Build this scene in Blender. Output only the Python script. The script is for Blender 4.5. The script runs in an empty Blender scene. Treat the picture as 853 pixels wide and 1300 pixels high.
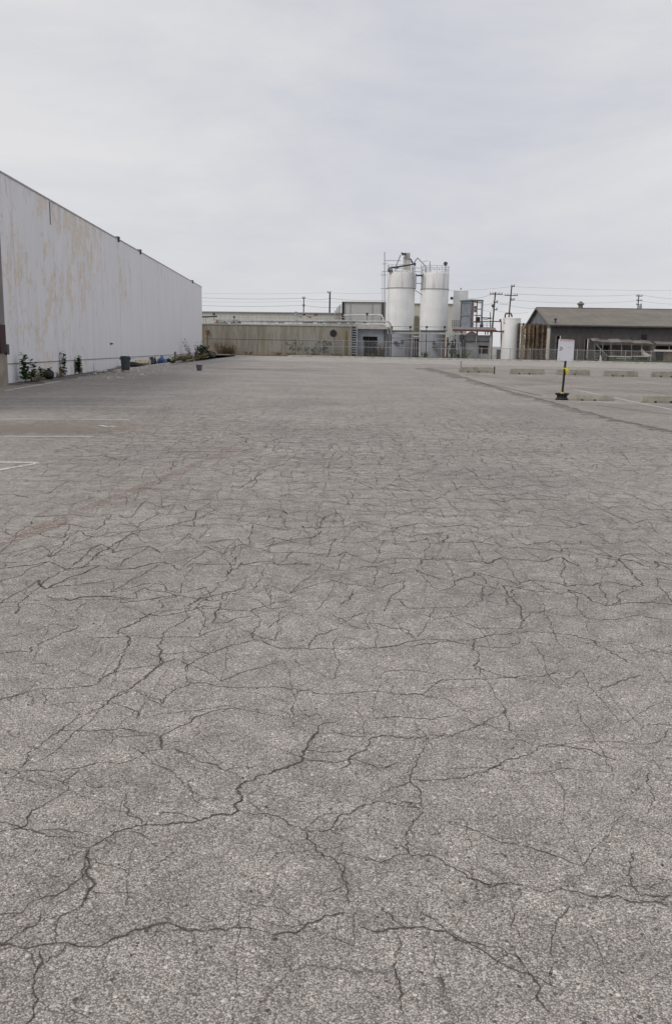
import bpy, bmesh, math, random
from mathutils import Vector, Matrix
import numpy as np
random.seed(7)
rad = math.radians
scene = bpy.context.scene
COL = scene.collection

# ------------------------------------------------------------------ camera
F, CX, CY = 1120.0, 426.5, 650.0          # focal length and centre in photo pixels (853 x 1300)
CAMH = 1.6
RHO = rad(1.0)
THETA = math.atan(214.9 * math.cos(RHO) / F)
FW = Vector((0, math.cos(THETA), -math.sin(THETA)))
U0 = Vector((0, math.sin(THETA), math.cos(THETA)))
RT = Vector((1, 0, 0)) * math.cos(RHO) + U0 * math.sin(RHO)
UP = -Vector((1, 0, 0)) * math.sin(RHO) + U0 * math.cos(RHO)
CAM = Vector((0, 0, CAMH))
cam_data = bpy.data.cameras.new('camera')
cam = bpy.data.objects.new('camera', cam_data)
COL.objects.link(cam)
cam_data.sensor_fit = 'HORIZONTAL'
cam_data.sensor_width = 36
cam_data.lens = F / 853 * 36
cam_data.clip_start = 0.05
cam_data.clip_end = 6000
cam.matrix_world = Matrix(((RT.x, UP.x, -FW.x, 0), (RT.y, UP.y, -FW.y, 0), (RT.z, UP.z, -FW.z, CAMH), (0, 0, 0, 1)))
scene.camera = cam

# ------------------------------------------------------------------ sky, sun, exposure
SUN_EL, SUN_AZ = rad(48), rad(-120)        # azimuth from +Y towards +X: behind and to the left
world = bpy.data.worlds.new('World')
scene.world = world
world.use_nodes = True
wn, wl = world.node_tree.nodes, world.node_tree.links
wn.clear()
SX, SZ = 2.124433, 0.928494
w_out = wn.new('ShaderNodeOutputWorld')
w_bg = wn.new('ShaderNodeBackground')
w_bg.inputs['Strength'].default_value = 0.1
sky = wn.new('ShaderNodeTexSky')
sky.sky_type = 'NISHITA'
sky.sun_disc = False
sky.sun_elevation = SUN_EL
sky.sun_rotation = SUN_AZ
w_tc = wn.new('ShaderNodeTexCoord')
w_map = wn.new('ShaderNodeMapping')
w_map.inputs['Scale'].default_value = (1.0, 1.0, 3.2)
w_map.inputs['Rotation'].default_value = (0, rad(-9), 0)
w_map.inputs['Location'].default_value = (SX, 0, SZ)
w_n = wn.new('ShaderNodeTexNoise')
w_n.inputs['Scale'].default_value = 2.1
w_n.inputs['Detail'].default_value = 7
w_n.inputs['Roughness'].default_value = 0.6
w_n.inputs['Distortion'].default_value = 0.35
w_r = wn.new('ShaderNodeValToRGB')
w_r.color_ramp.elements[0].position = 0.33
w_r.color_ramp.elements[0].color = (6.05, 6.2, 6.75, 1)
w_r.color_ramp.elements[1].position = 0.66
w_r.color_ramp.elements[1].color = (7.85, 7.75, 7.8, 1)
w_mix = wn.new('ShaderNodeMixRGB')
w_mix.inputs[0].default_value = 0.93
wl.new(w_tc.outputs['Generated'], w_map.inputs['Vector'])
wl.new(w_map.outputs[0], w_n.inputs['Vector'])
wl.new(w_n.outputs['Fac'], w_r.inputs[0])
wl.new(sky.outputs[0], w_mix.inputs[1])
wl.new(w_r.outputs[0], w_mix.inputs[2])
wl.new(w_mix.outputs[0], w_bg.inputs['Color'])
wl.new(w_bg.outputs[0], w_out.inputs['Surface'])

sun_data = bpy.data.lights.new('sun', 'SUN')
sun_data.energy = 1.3
sun_data.angle = rad(22)
sun_data.color = (1.0, 0.95, 0.88)
sun = bpy.data.objects.new('sun', sun_data)
COL.objects.link(sun)
sd = Vector((math.sin(SUN_AZ) * math.cos(SUN_EL), math.cos(SUN_AZ) * math.cos(SUN_EL), math.sin(SUN_EL)))
sun.rotation_euler = sd.to_track_quat('Z', 'Y').to_euler()

vs = scene.view_settings
vs.view_transform = 'Standard'
vs.look = 'None'
vs.exposure = 0.0
vs.gamma = 1.0
vs.use_curve_mapping = False
scene.render.engine = 'CYCLES'
scene.cycles.max_bounces = 5
scene.cycles.diffuse_bounces = 3

# ------------------------------------------------------------------ measuring helpers
def ray(px, py):
    return RT * ((px - CX) / F) + UP * (-(py - CY) / F) + FW
def G(px, py, z=0.0):
    d = ray(px, py)
    t = (z - CAMH) / d.z
    return CAM + d * t
def S(px, py, Y):
    d = ray(px, py)
    return CAM + d * (Y / d.y)
def ZL(py, px, Y):
    return S(px, py, Y).z

# ------------------------------------------------------------------ objects helpers
def tag(o, label=None, cat=None, group=None, kind=None):
    if label: o['label'] = label
    if cat: o['category'] = cat
    if group: o['group'] = group
    if kind: o['kind'] = kind
    return o
def thing(name, loc, label, cat, group=None):
    o = bpy.data.objects.new(name, None)
    COL.objects.link(o)
    o.location = loc
    o.empty_display_size = 0.3
    return tag(o, label, cat, group)
def wloc(o):
    v = Vector((0, 0, 0))
    while o:
        v += Vector(o.location); o = o.parent
    return v
def copy_tree(o, parent=None):
    c = o.copy(); COL.objects.link(c); c.parent = parent
    for ch in list(o.children): copy_tree(ch, c)
    return c

class MB:
    def __init__(self):
        self.v = []; self.f = []; self.m = []; self.cur = 0
    def add(self, vs_, fs_):
        b = len(self.v)
        self.v += [Vector(p) for p in vs_]
        for f in fs_:
            self.f.append([b + i for i in f]); self.m.append(self.cur)
    def box(self, c, s, rz=0.0, rx=0.0, ry=0.0, taper=1.0):
        c = Vector(c); R = Matrix.Rotation(rz, 3, 'Z') @ Matrix.Rotation(ry, 3, 'Y') @ Matrix.Rotation(rx, 3, 'X')
        P = []
        for z in (-.5, .5):
            k = 1 if z < 0 else taper
            for x, y in ((-.5, -.5), (.5, -.5), (.5, .5), (-.5, .5)):
                P.append(c + R @ Vector((x * s[0] * k, y * s[1] * k, z * s[2])))
        self.add(P, [(3, 2, 1, 0), (4, 5, 6, 7), (0, 1, 5, 4), (1, 2, 6, 5), (2, 3, 7, 6), (3, 0, 4, 7)])
    def tube(self, p0, p1, r, n=8, r1=None, cap=True):
        p0 = Vector(p0); p1 = Vector(p1); r1 = r if r1 is None else r1
        d = (p1 - p0).normalized()
        a = d.orthogonal().normalized(); b = d.cross(a)
        P = []
        for p, q in ((p0, r), (p1, r1)):
            for i in range(n):
                t = 2 * math.pi * i / n
                P.append(p + a * math.cos(t) * q + b * math.sin(t) * q)
        Fc = [(i, (i + 1) % n, n + (i + 1) % n, n + i) for i in range(n)]
        if cap: Fc += [tuple(range(n - 1, -1, -1)), tuple(range(n, 2 * n))]
        self.add(P, Fc)
    def path(self, pts, r, n=6):
        for a, b in zip(pts[:-1], pts[1:]):
            if (Vector(a) - Vector(b)).length > 1e-4: self.tube(a, b, r, n)
    def bar(self, p0, p1, w, h):
        """rectangular bar between two points, w sideways and h upwards"""
        p0 = Vector(p0); p1 = Vector(p1); d = (p1 - p0).normalized()
        up = Vector((0, 0, 1)) if abs(d.z) < .95 else Vector((0, 1, 0))
        s = d.cross(up).normalized(); u = s.cross(d)
        P = []
        for p in (p0, p1):
            for x, y in ((-.5, -.5), (.5, -.5), (.5, .5), (-.5, .5)):
                P.append(p + s * x * w + u * y * h)
        self.add(P, [(3, 2, 1, 0), (4, 5, 6, 7), (0, 1, 5, 4), (1, 2, 6, 5), (2, 3, 7, 6), (3, 0, 4, 7)])
    def lathe(self, c, prof, n=32, rot=None):
        c = Vector(c); b = []
        for r, z in prof:
            for i in range(n):
                t = 2 * math.pi * i / n
                p = Vector((r * math.cos(t), r * math.sin(t), z))
                if rot: p = rot @ p
                b.append(c + p)
        Fc = []
        for k in range(len(prof) - 1):
            for i in range(n):
                Fc.append((k * n + i, k * n + (i + 1) % n, (k + 1) * n + (i + 1) % n, (k + 1) * n + i))
        Fc.append(tuple(range(n - 1, -1, -1)))
        Fc.append(tuple(range((len(prof) - 1) * n, len(prof) * n)))
        self.add(b, Fc)
    def prism(self, pts, off):
        """polygon pts (3D, planar) extruded by off"""
        n = len(pts); off = Vector(off)
        P = [Vector(p) for p in pts] + [Vector(p) + off for p in pts]
        Fc = [tuple(range(n - 1, -1, -1)), tuple(range(n, 2 * n))] + [(i, (i + 1) % n, n + (i + 1) % n, n + i) for i in range(n)]
        self.add(P, Fc)
    def quad(self, *p):
        self.add(p, [tuple(range(len(p)))])
    def build(self, name, mats, parent=None, loc=None, smooth=False, bevel=0):
        if not isinstance(mats, (list, tuple)): mats = [mats]
        me = bpy.data.meshes.new(name)
        o = bpy.data.objects.new(name, me)
        COL.objects.link(o)
        if parent:
            base = wloc(parent); o.parent = parent
        else:
            if loc is None:
                xs = [p.x for p in self.v]; ys = [p.y for p in self.v]; zs = [p.z for p in self.v]
                loc = ((min(xs) + max(xs)) / 2, (min(ys) + max(ys)) / 2, min(zs))
            base = Vector(loc); o.location = base
        me.from_pydata([tuple(p - base) for p in self.v], [], self.f)
        for m in mats: me.materials.append(m)
        for i, p in enumerate(me.polygons):
            p.material_index = self.m[i]
        bm = bmesh.new(); bm.from_mesh(me)
        bmesh.ops.recalc_face_normals(bm, faces=bm.faces) if name not in ('parking_lot',) else None
        bm.to_mesh(me); bm.free()
        if smooth:
            for p in me.polygons: p.use_smooth = True
            me.set_sharp_from_angle(angle=rad(42))
        if bevel:
            md = o.modifiers.new('bevel', 'BEVEL'); md.width = bevel; md.segments = 2; md.limit_method = 'ANGLE'
        me.update()
        return o

# ------------------------------------------------------------------ materials
def srgb(r, g, b):
    f = lambda c: (c / 255 / 12.92) if c / 255 <= .04045 else ((c / 255 + .055) / 1.055) ** 2.4
    return (f(r), f(g), f(b))
class NT:
    def __init__(self, name):
        self.mat = bpy.data.materials.new(name); self.mat.use_nodes = True
        self.n = self.mat.node_tree.nodes; self.l = self.mat.node_tree.links
        self.n.clear()
        self.out = self.n.new('ShaderNodeOutputMaterial')
        self.b = self.n.new('ShaderNodeBsdfPrincipled')
        self.l.new(self.b.outputs[0], self.out.inputs['Surface'])
        self.pos = self.n.new('ShaderNodeNewGeometry').outputs['Position']
    def new(self, t, **k):
        x = self.n.new(t)
        for a, v in k.items(): setattr(x, a, v)
        return x
    def put(self, sock, v):
        if hasattr(v, 'is_output') or isinstance(v, bpy.types.NodeSocket): self.l.new(v, sock)
        elif isinstance(v, tuple) and len(v) == 3 and sock.type == 'RGBA': sock.default_value = (*v, 1)
        else: sock.default_value = v
    def mapping(self, scale=(1, 1, 1), loc=(0, 0, 0), rot=(0, 0, 0), src=None):
        m = self.new('ShaderNodeMapping')
        self.l.new(src or self.pos, m.inputs['Vector'])
        m.inputs['Scale'].default_value = scale; m.inputs['Location'].default_value = loc; m.inputs['Rotation'].default_value = rot
        return m.outputs[0]
    def noise(self, vec, scale=1, detail=4, rough=.5, dist=0, out='Fac'):
        t = self.new('ShaderNodeTexNoise')
        self.l.new(vec, t.inputs['Vector'])
        t.inputs['Scale'].default_value = scale; t.inputs['Detail'].default_value = detail
        t.inputs['Roughness'].default_value = rough; t.inputs['Distortion'].default_value = dist
        return t.outputs[out]
    def vor(self, vec, scale, feature='F1', out='Distance', dim='3D', rnd=1.0):
        t = self.new('ShaderNodeTexVoronoi', feature=feature, voronoi_dimensions=dim)
        self.l.new(vec, t.inputs['Vector']); t.inputs['Scale'].default_value = scale
        t.inputs['Randomness'].default_value = rnd
        return t.outputs[out]
    def math(self, op, a, b=0.0, clamp=False):
        m = self.new('ShaderNodeMath', operation=op, use_clamp=clamp)
        self.put(m.inputs[0], a); self.put(m.inputs[1], b)
        return m.outputs[0]
    def ramp(self, v, lo, hi, a=0.0, b=1.0, smooth=True):
        m = self.new('ShaderNodeMapRange', interpolation_type='SMOOTHSTEP' if smooth else 'LINEAR')
        self.l.new(v, m.inputs[0])
        m.inputs[1].default_value = lo; m.inputs[2].default_value = hi
        m.inputs[3].default_value = a; m.inputs[4].default_value = b
        return m.outputs[0]
    def mix(self, f, a, b, mode='MIX'):
        m = self.new('ShaderNodeMixRGB', blend_type=mode)
        self.put(m.inputs[0], f); self.put(m.inputs[1], a); self.put(m.inputs[2], b)
        return m.outputs[0]
    def scale_col(self, col, v):
        m = self.new('ShaderNodeVectorMath', operation='SCALE')
        if isinstance(col, tuple): m.inputs[0].default_value = col
        else: self.l.new(col, m.inputs[0])
        self.put(m.inputs['Scale'], v)
        return m.outputs[0]
    def bump(self, h, strength=.3, dist=.01):
        b = self.new('ShaderNodeBump'); b.inputs['Strength'].default_value = strength; b.inputs['Distance'].default_value = dist
        self.l.new(h, b.inputs['Height']); self.l.new(b.outputs[0], self.b.inputs['Normal'])
    def done(self, col, rough=.8, metal=0.0, spec=.3):
        self.put(self.b.inputs['Base Color'], col)
        self.put(self.b.inputs['Roughness'], rough)
        self.b.inputs['Metallic'].default_value = metal
        self.b.inputs['Specular IOR Level'].default_value = spec
        return self.mat

def plain(name, col, rough=.75, var=.15, scale=3.0, metal=0.0, streak=0.0, spec=.3, dirt=None):
    t = NT(name)
    n = t.noise(t.pos, scale, 5, .6)
    v = t.ramp(n, .3, .7, 1 - var, 1 + var)
    c = t.scale_col(col, v)
    if streak:
        s = t.noise(t.mapping((3.0, 3.0, .25)), 1.6, 4, .6)
        c = t.mix(t.ramp(s, .48, .78, 0, streak), c, dirt or tuple(x * .45 for x in col))
    return t.done(c, rough, metal, spec)

M = {}
M['steel'] = plain('galvanised_steel', (.36, .37, .38), .5, .12, 4, .35)
M['dark_steel'] = plain('dark_weathered_steel', (.07, .07, .075), .6, .3, 5)
M['pipe_grey'] = plain('grey_painted_pipe', (.42, .43, .42), .55, .15, 2, streak=.4)
M['pipe_white'] = plain('dull_white_pipe', (.62, .62, .59), .55, .12, 2, streak=.35)
M['rust'] = plain('rusty_steel', (.17, .075, .045), .85, .35, 6)
M['redpipe'] = plain('red_oxide_pipe', (.135, .052, .045), .6, .2, 5)
M['black'] = plain('matt_black', (.022, .022, .024), .65, .2, 8)
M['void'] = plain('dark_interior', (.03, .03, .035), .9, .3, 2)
M['blue_steel'] = plain('blue_grey_sheet', (.24, .26, .29), .55, .2, 1.5, streak=.5)
M['green_trim'] = plain('faded_green_trim', (.12, .2, .17), .6, .2, 3)
M['concrete'] = plain('pale_concrete', (.42, .4, .37), .9, .15, 3, streak=.3)
M['kerb'] = plain('kerb_concrete', (.45, .43, .395), .9, .25, 2.2)
M['stop'] = plain('aged_stop_concrete', (.33, .31, .262), .95, .2, 3.5)
M['wood'] = plain('weathered_pallet_wood', (.17, .115, .065), .9, .4, 2.5)
M['wood_grey'] = plain('grey_old_wood', (.2, .18, .16), .9, .3, 4)
M['cream'] = plain('cream_cladding', (.58, .57, .52), .7, .06, .5, streak=.12)
M['palegrey'] = plain('pale_grey_cladding', (.5, .5, .49), .7, .06, .5, streak=.15)
M['leaf'] = plain('weed_leaves', (.045, .1, .03), .7, .45, 18)
M['leaf_light'] = plain('pale_weed_leaves', (.13, .18, .06), .75, .4, 18)
M['leaf_dark'] = plain('dark_shrub_leaves', (.03, .05, .022), .75, .4, 14)
M['dry'] = plain('dry_weeds', (.27, .2, .11), .9, .35, 12)
M['stem'] = plain('weed_stem', (.12, .11, .06), .85, .25, 12)
M['bin'] = plain('grey_green_plastic', (.055, .068, .072), .5, .18, 4)
M['bucket'] = plain('slate_plastic', (.10, .11, .13), .5, .15, 6)
M['blue_plastic'] = plain('blue_plastic', (.08, .16, .33), .5, .25, 9)
M['paper'] = plain('dirty_white_litter', (.55, .53, .48), .85, .2, 14)
M['cardboard'] = plain('sun_bleached_cardboard', (.5, .42, .27), .9, .2, 9)
M['soil'] = plain('dry_soil', (.16, .13, .105), .95, .4, 5)
M['yellow'] = plain('yellow_caution_tape', (.75, .68, .05), .5, .12, 15)
M['orange'] = plain('insulator_orange', (.3, .12, .09), .7, .2, 9)
M['pole'] = plain('creosoted_pole', (.085, .07, .06), .9, .3, 3)
M['wire'] = plain('power_cable', (.17, .17, .18), .6, .1, 3)
M['rockd'] = plain('broken_asphalt', (.09, .088, .088), .95, .35, 6)

# asphalt ---------------------------------------------------------------
def asphalt(name, base=(.39, .368, .347), cracks=True, dark=1.0, patchy=0.12):
    t = NT(name)
    sx = t.new('ShaderNodeSeparateXYZ'); t.l.new(t.pos, sx.inputs[0]); X, Y = sx.outputs[0], sx.outputs[1]
    P = t.mapping((1, 1, 0))
    # aggregate stones
    wob = t.noise(P, 60, 2, .6, 0, 'Color')
    Pd = t.mix(.0045, P, wob, 'ADD')
    v1 = t.vor(Pd, 185, 'F1', 'Color'); d1 = t.vor(Pd, 185, 'F1', 'Distance')
    s1 = t.new('ShaderNodeSeparateColor'); t.l.new(v1, s1.inputs[0])
    v2 = t.vor(Pd, 86, 'F1', 'Color'); d2 = t.vor(Pd, 86, 'F1', 'Distance')
    s2 = t.new('ShaderNodeSeparateColor'); t.l.new(v2, s2.inputs[0])
    val = t.ramp(s1.outputs[0], 0, 1, .58, 1.5, False)
    val = t.math('MULTIPLY', val, t.ramp(d1, .25, .75, 1.15, .42))
    big = t.math('LESS_THAN', s2.outputs[1], .2)
    bigm = t.math('MULTIPLY', big, t.ramp(d2, .42, .52, 1, 0))
    bigv = t.ramp(s2.outputs[0], 0, 1, .2, 1.75, False)
    val = t.mix(bigm, val, bigv)
    v3 = t.vor(Pd, 42, 'F1', 'Color'); d3 = t.vor(Pd, 42, 'F1', 'Distance')
    s3 = t.new('ShaderNodeSeparateColor'); t.l.new(v3, s3.inputs[0])
    lone = t.math('MULTIPLY', t.math('LESS_THAN', s3.outputs[1], .07), t.ramp(d3, .27, .34, 1, 0))
    val = t.mix(lone, val, t.ramp(s3.outputs[0], 0, 1, .18, 1.1, False))
    # patches where the binder has worn away and the stones stand out paler, and where it is still dark
    rub = t.noise(P, 5.5, 5, .7)
    val = t.math('MULTIPLY', val, t.ramp(rub, .3, .72, .8, 1.14))
    fine = t.noise(P, 260, 2, .7)
    val = t.math('MULTIPLY', val, t.ramp(fine, .3, .7, .86, 1.14))
    # broad variation: blotches, wear lanes running up the lot
    n1 = t.noise(P, .35, 5, .6); n2 = t.noise(t.mapping((.9, .06, 0)), 1.1, 4, .55); n3 = t.noise(P, 2.6, 5, .65)
    n4 = t.noise(t.mapping((.07, .5, 0)), 1.0, 4, .6)
    v = t.math('MULTIPLY', t.ramp(n1, .3, .7, 1 - patchy, 1 + patchy), t.ramp(n2, .3, .7, .96, 1.04))
    v = t.math('MULTIPLY', v, t.ramp(n3, .3, .75, 1.04, .95))
    v = t.math('MULTIPLY', v, t.ramp(n4, .3, .7, .97, 1.03))
    # seeps of worn-off fines: fresher, darker binder close to where cars do not scour the surface
    val = t.math('MULTIPLY', val, v)
    val = t.math('MULTIPLY', val, dark)
    hue = t.mix(t.math('MULTIPLY', s1.outputs[1], .55), base, (base[0] * 1.10, base[1] * .97, base[2] * .86))
    col = t.scale_col(hue, val)
    height = t.math('ADD', t.ramp(d1, 0, .7, 1, 0), t.math('MULTIPLY', bigm, .6))
    if cracks:
        w = t.noise(P, 1.7, 4, .6, 0, 'Color')
        Pc = t.mix(.16, P, w, 'ADD')
        w2 = t.noise(P, 14, 4, .65, 0, 'Color')
        w3 = t.noise(P, 5.0, 3, .6, 0, 'Color')
        Pc = t.mix(.10, Pc, w3, 'ADD')
        Pc = t.mix(.075, Pc, w2, 'ADD')
        def net(scale, width, loc, thr, sxy=(1, 1), rd=.85, lo_=.35):
            q = t.new('ShaderNodeMapping'); t.l.new(Pc, q.inputs[0]); q.inputs['Location'].default_value = (loc, loc * .7, 0)
            q.inputs['Scale'].default_value = (sxy[0], sxy[1], 0)
            e = t.vor(q.outputs[0], scale, 'DISTANCE_TO_EDGE', 'Distance', '2D', rd)
            wn_ = t.ramp(t.noise(P, 2.3 + loc, 3, .5), .35, .68, lo_, 1.35)
            c = t.math('SUBTRACT', 1.0, t.math('DIVIDE', e, t.math('MULTIPLY', wn_, width * scale)), True)
            c = t.math('MULTIPLY', c, t.ramp(t.noise(P, .9, 3, .6), thr, thr + .14))
            return c
        # the crazed middle of the lot, fading towards both ends and the left side
        zone = t.math('MULTIPLY', t.ramp(Y, 4.6, 6.4), t.ramp(Y, 15, 34, 1, .35))
        lim = t.math('ADD', X, t.math('MULTIPLY', Y, .22))
        zone = t.math('MULTIPLY', zone, t.ramp(lim, -2.6, -.6, .1, 1))
        far = t.ramp(Y, 11, 22, 1, .6)
        c1 = net(2.6, .0105, 0.0, -.1, lo_=.62); c2 = net(.9, .013, 3.1, .3); c3 = net(5.2, .0065, 7.7, .36)
        ck = t.math('MAXIMUM', c1, t.math('MAXIMUM', t.math('MULTIPLY', c3, .6), c2))
        ck = t.math('MULTIPLY', ck, t.math('MULTIPLY', zone, t.ramp(Y, 9, 15, .22, .75)))
        fine_z = t.math('MULTIPLY', t.math('MULTIPLY', net(1.9, .004, 5.3, .40), .6), t.ramp(Y, 3.5, 6, .85, 0.2))
        ck = t.math('MAXIMUM', ck, fine_z)
        ck = t.math('POWER', ck, .5)
        # dirt collecting beside the cracks
        soft = t.math('MULTIPLY', t.ramp(t.vor(Pc, 2.1, 'DISTANCE_TO_EDGE', 'Distance', '2D'), 0, .13, 1, 0), t.math('MULTIPLY', zone, .16))
        col = t.mix(soft, col, (.11, .09, .075))
        col = t.mix(t.math('MULTIPLY', ck, .92), col, (.05, .04, .033))
        height = t.math('SUBTRACT', height, t.math('MULTIPLY', ck, 3))
        # an old rain-water stain and oil drips, each with its own outline
        def blot(c, rx, ry, amt, colr, edge=.5):
            nonlocal col
            m = t.new('ShaderNodeMapping'); t.l.new(P, m.inputs[0])
            m.inputs['Location'].default_value = (-c[0] / rx, -c[1] / ry, 0); m.inputs['Scale'].default_value = (1 / rx, 1 / ry, 0)
            L = t.new('ShaderNodeVectorMath', operation='LENGTH'); t.l.new(m.outputs[0], L.inputs[0])
            dd = t.math('ADD', L.outputs['Value'], t.math('ADD', t.ramp(n3, .2, .8, -.5, .5), t.ramp(rub, .3, .7, -.35, .35)))
            k = t.ramp(dd, 1 - edge, 1 + edge, amt, 0)
            col = t.mix(k, col, colr)
        p = G(62, 543); blot(p, 2.0, 1.3, .6, (.2, .165, .13))
        p = G(20, 546); blot(p, 1.6, .9, .4, (.17, .145, .115))
        p = G(130, 478); blot((p.x - 1, p.y), 6.5, 5.0, .36, (.095, .088, .08))
        p = G(60, 487); blot(p, 4.5, 3.5, .3, (.09, .085, .08))
        p = G(345, 469); blot(p, 3.2, 2.0, .5, (.1, .095, .09))
        p = G(440, 1105); blot(p, .12, .22, .22, (.11, .1, .09), .8)
    t.bump(height, .5, .0022)
    t.done(col, .8, 0, .5)
    return t.mat
M['asphalt'] = asphalt('worn_cracked_asphalt')
M['asphalt2'] = asphalt('older_brown_asphalt', (.33, .305, .285), False, 1.0, .2)
M['road'] = asphalt('pale_street_asphalt', (.44, .425, .40), False, 1.0, .1)

def crack_mat():
    t = NT('crack_dirt')
    n = t.noise(t.pos, 45, 4, .7)
    c = t.mix(t.ramp(n, .35, .7), (.045, .037, .031), (.14, .118, .097))
    return t.done(c, .95)
M['crack'] = crack_mat()
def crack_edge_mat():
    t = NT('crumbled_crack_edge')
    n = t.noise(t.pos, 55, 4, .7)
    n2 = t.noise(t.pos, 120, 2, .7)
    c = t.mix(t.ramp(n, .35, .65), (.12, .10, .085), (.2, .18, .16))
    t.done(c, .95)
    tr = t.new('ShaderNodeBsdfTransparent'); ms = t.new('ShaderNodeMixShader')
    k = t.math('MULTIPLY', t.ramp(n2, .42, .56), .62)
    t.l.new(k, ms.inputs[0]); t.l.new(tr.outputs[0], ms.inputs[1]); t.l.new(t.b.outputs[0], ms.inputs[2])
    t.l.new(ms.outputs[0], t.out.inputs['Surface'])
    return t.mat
M['crack_edge'] = crack_edge_mat()
def worn_paint(name, col, cover, scale=30.0, soft=.12):
    """road paint worn through to the asphalt below"""
    t = NT(name)
    n = t.noise(t.pos, scale, 4, .7); n2 = t.noise(t.pos, 1.1, 3, .6)
    k = t.math('ADD', n, t.math('MULTIPLY', t.math('SUBTRACT', n2, .5), .5))
    k = t.ramp(k, cover, cover + soft, 1, 0)
    t.done(col, .8)
    tr = t.new('ShaderNodeBsdfTransparent'); ms = t.new('ShaderNodeMixShader')
    t.l.new(k, ms.inputs[0]); t.l.new(tr.outputs[0], ms.inputs[1]); t.l.new(t.b.outputs[0], ms.inputs[2])
    t.l.new(ms.outputs[0], t.out.inputs['Surface'])
    return t.mat
M['paint'] = worn_paint('worn_white_paint', (.62, .61, .58), .53)
M['paint_faint'] = worn_paint('faint_white_paint', (.5, .49, .46), .44)
M['paint_orange'] = worn_paint('ghost_orange_paint', (.43, .335, .285), .32, 40, .18)

def white_wall():
    t = NT('peeling_white_wall')
    z = t.new('ShaderNodeSeparateXYZ'); t.l.new(t.pos, z.inputs[0])
    big = t.noise(t.mapping((1, .8, .8)), .22, 3, .5)
    st = t.noise(t.mapping((1, .62, .42)), 2.1, 8, .74, .2)
    fine = t.noise(t.mapping((1, 1.6, .5)), 3.5, 5, .7)
    nearer = t.ramp(z.outputs[1], 38, 58, .045, -.085)
    upper = t.ramp(z.outputs[2], 2.0, 4.2, -.05, .03)
    k = t.math('ADD', t.math('ADD', st, t.math('MULTIPLY', t.math('SUBTRACT', big, .5), .55)), t.math('ADD', nearer, upper))
    k = t.math('ADD', k, t.math('MULTIPLY', t.math('SUBTRACT', fine, .5), .25))
    spk = t.noise(t.mapping((1, 1.2, .8)), 7, 4, .75)
    m = t.math('MULTIPLY', t.ramp(k, .542, .61, 0, .8), t.ramp(spk, .38, .54, .15, 1))
    base = t.scale_col((.77, .772, .80), t.ramp(t.noise(t.mapping((1, 1.5, .25)), 1.3, 5, .6), .3, .7, .96, 1.03))
    c = t.mix(m, base, (.70, .59, .48))
    dk = t.noise(t.mapping((1, 2.2, .35)), 2.4, 5, .75)
    c = t.mix(t.math('MULTIPLY', t.ramp(dk, .56, .7, 0, .5), t.ramp(k, .46, .56)), c, (.3, .25, .23))
    g = t.noise(t.mapping((1, 1, 1)), 9, 4, .7)
    c = t.mix(t.ramp(g, .55, .8, 0, .18), c, (.38, .36, .35))
    t.bump(t.math('ADD', t.math('MULTIPLY', m, -.6), g), .25, .01)
    return t.done(c, .85)
M['white_wall'] = white_wall()

def stained_wall():
    t = NT('stained_concrete_wall')
    a = t.noise(t.mapping((1.0, 1, .12)), .55, 6, .65)
    b = t.noise(t.mapping((4, 1, .5)), 1.1, 5, .65)
    c = t.mix(t.ramp(a, .36, .62), (.20, .185, .15), (.31, .295, .26))
    c = t.mix(t.ramp(b, .46, .68, 0, .7), c, (.17, .15, .11))
    a2 = t.noise(t.mapping((1.5, 1, .1), (9, 0, 0)), .8, 4, .6)
    c = t.mix(t.ramp(a2, .52, .66, 0, .45), c, (.25, .205, .14))
    z = t.new('ShaderNodeSeparateXYZ'); t.l.new(t.pos, z.inputs[0])
    n = t.noise(t.pos, 1.5, 4, .6)
    foot = t.ramp(t.math('ADD', z.outputs[2], t.math('MULTIPLY', n, .9)), .6, 1.1, .55, 0)
    c = t.mix(foot, c, (.3, .22, .16))
    return t.done(c, .92)
M['stained'] = stained_wall()
M['graffiti'] = worn_paint('faded_black_spray', (.13, .13, .125), .44, 6, .12)
M['rust_run'] = worn_paint('rust_run', (.16, .12, .045), .58, 9, .16)

def silo_mat(name, base, dirty):
    t = NT(name)
    s = t.noise(t.mapping((2.2, 2.2, .12)), 1.3, 5, .6)
    n = t.noise(t.pos, .8, 4, .6)
    c = t.scale_col(base, t.ramp(n, .3, .7, .95, 1.05))
    c = t.mix(t.ramp(s, .47, .7, 0, dirty), c, (.3, .29, .27))
    return t.done(c, .5, 0, .4)
M['silo'] = silo_mat('white_silo_paint', (.88, .88, .87), .1)
M['silo_top'] = silo_mat('grimy_silo_top', (.78, .77, .76), .5)
M['bandm'] = plain('grey_band', (.26, .26, .26), .7)
M['silo_skirt'] = silo_mat('grey_silo_skirt', (.42, .44, .48), .45)

def corrugated(name, col, pitch=.3, axis='X', streak=.3):
    t = NT(name)
    z = t.new('ShaderNodeSeparateXYZ'); t.l.new(t.pos, z.inputs[0])
    w = t.math('SINE', t.math('MULTIPLY', z.outputs[axis], 2 * math.pi / pitch))
    s = t.noise(t.mapping((1.5, 1.5, .3)), 1.0, 4, .6)
    c = t.scale_col(col, t.ramp(t.noise(t.pos, .35, 4, .6), .3, .7, .88, 1.12))
    c = t.mix(t.ramp(s, .5, .75, 0, streak), c, tuple(x * .55 for x in col))
    t.bump(w, .8, .05)
    return t.done(c, .7)
M['shed_wall'] = corrugated('dark_ribbed_cladding', (.098, .092, .088), .9, 'X')
M['shed_roof'] = corrugated('brown_ribbed_roof', (.195, .172, .148), 1.2, 'X', .2)
M['shed_gable'] = corrugated('blue_grey_gable', (.175, .19, .215), .9, 'Y', .2)
M['rust_sheet'] = corrugated('rusted_roof_sheet', (.15, .13, .115), .4, 'X', .7)
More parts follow.
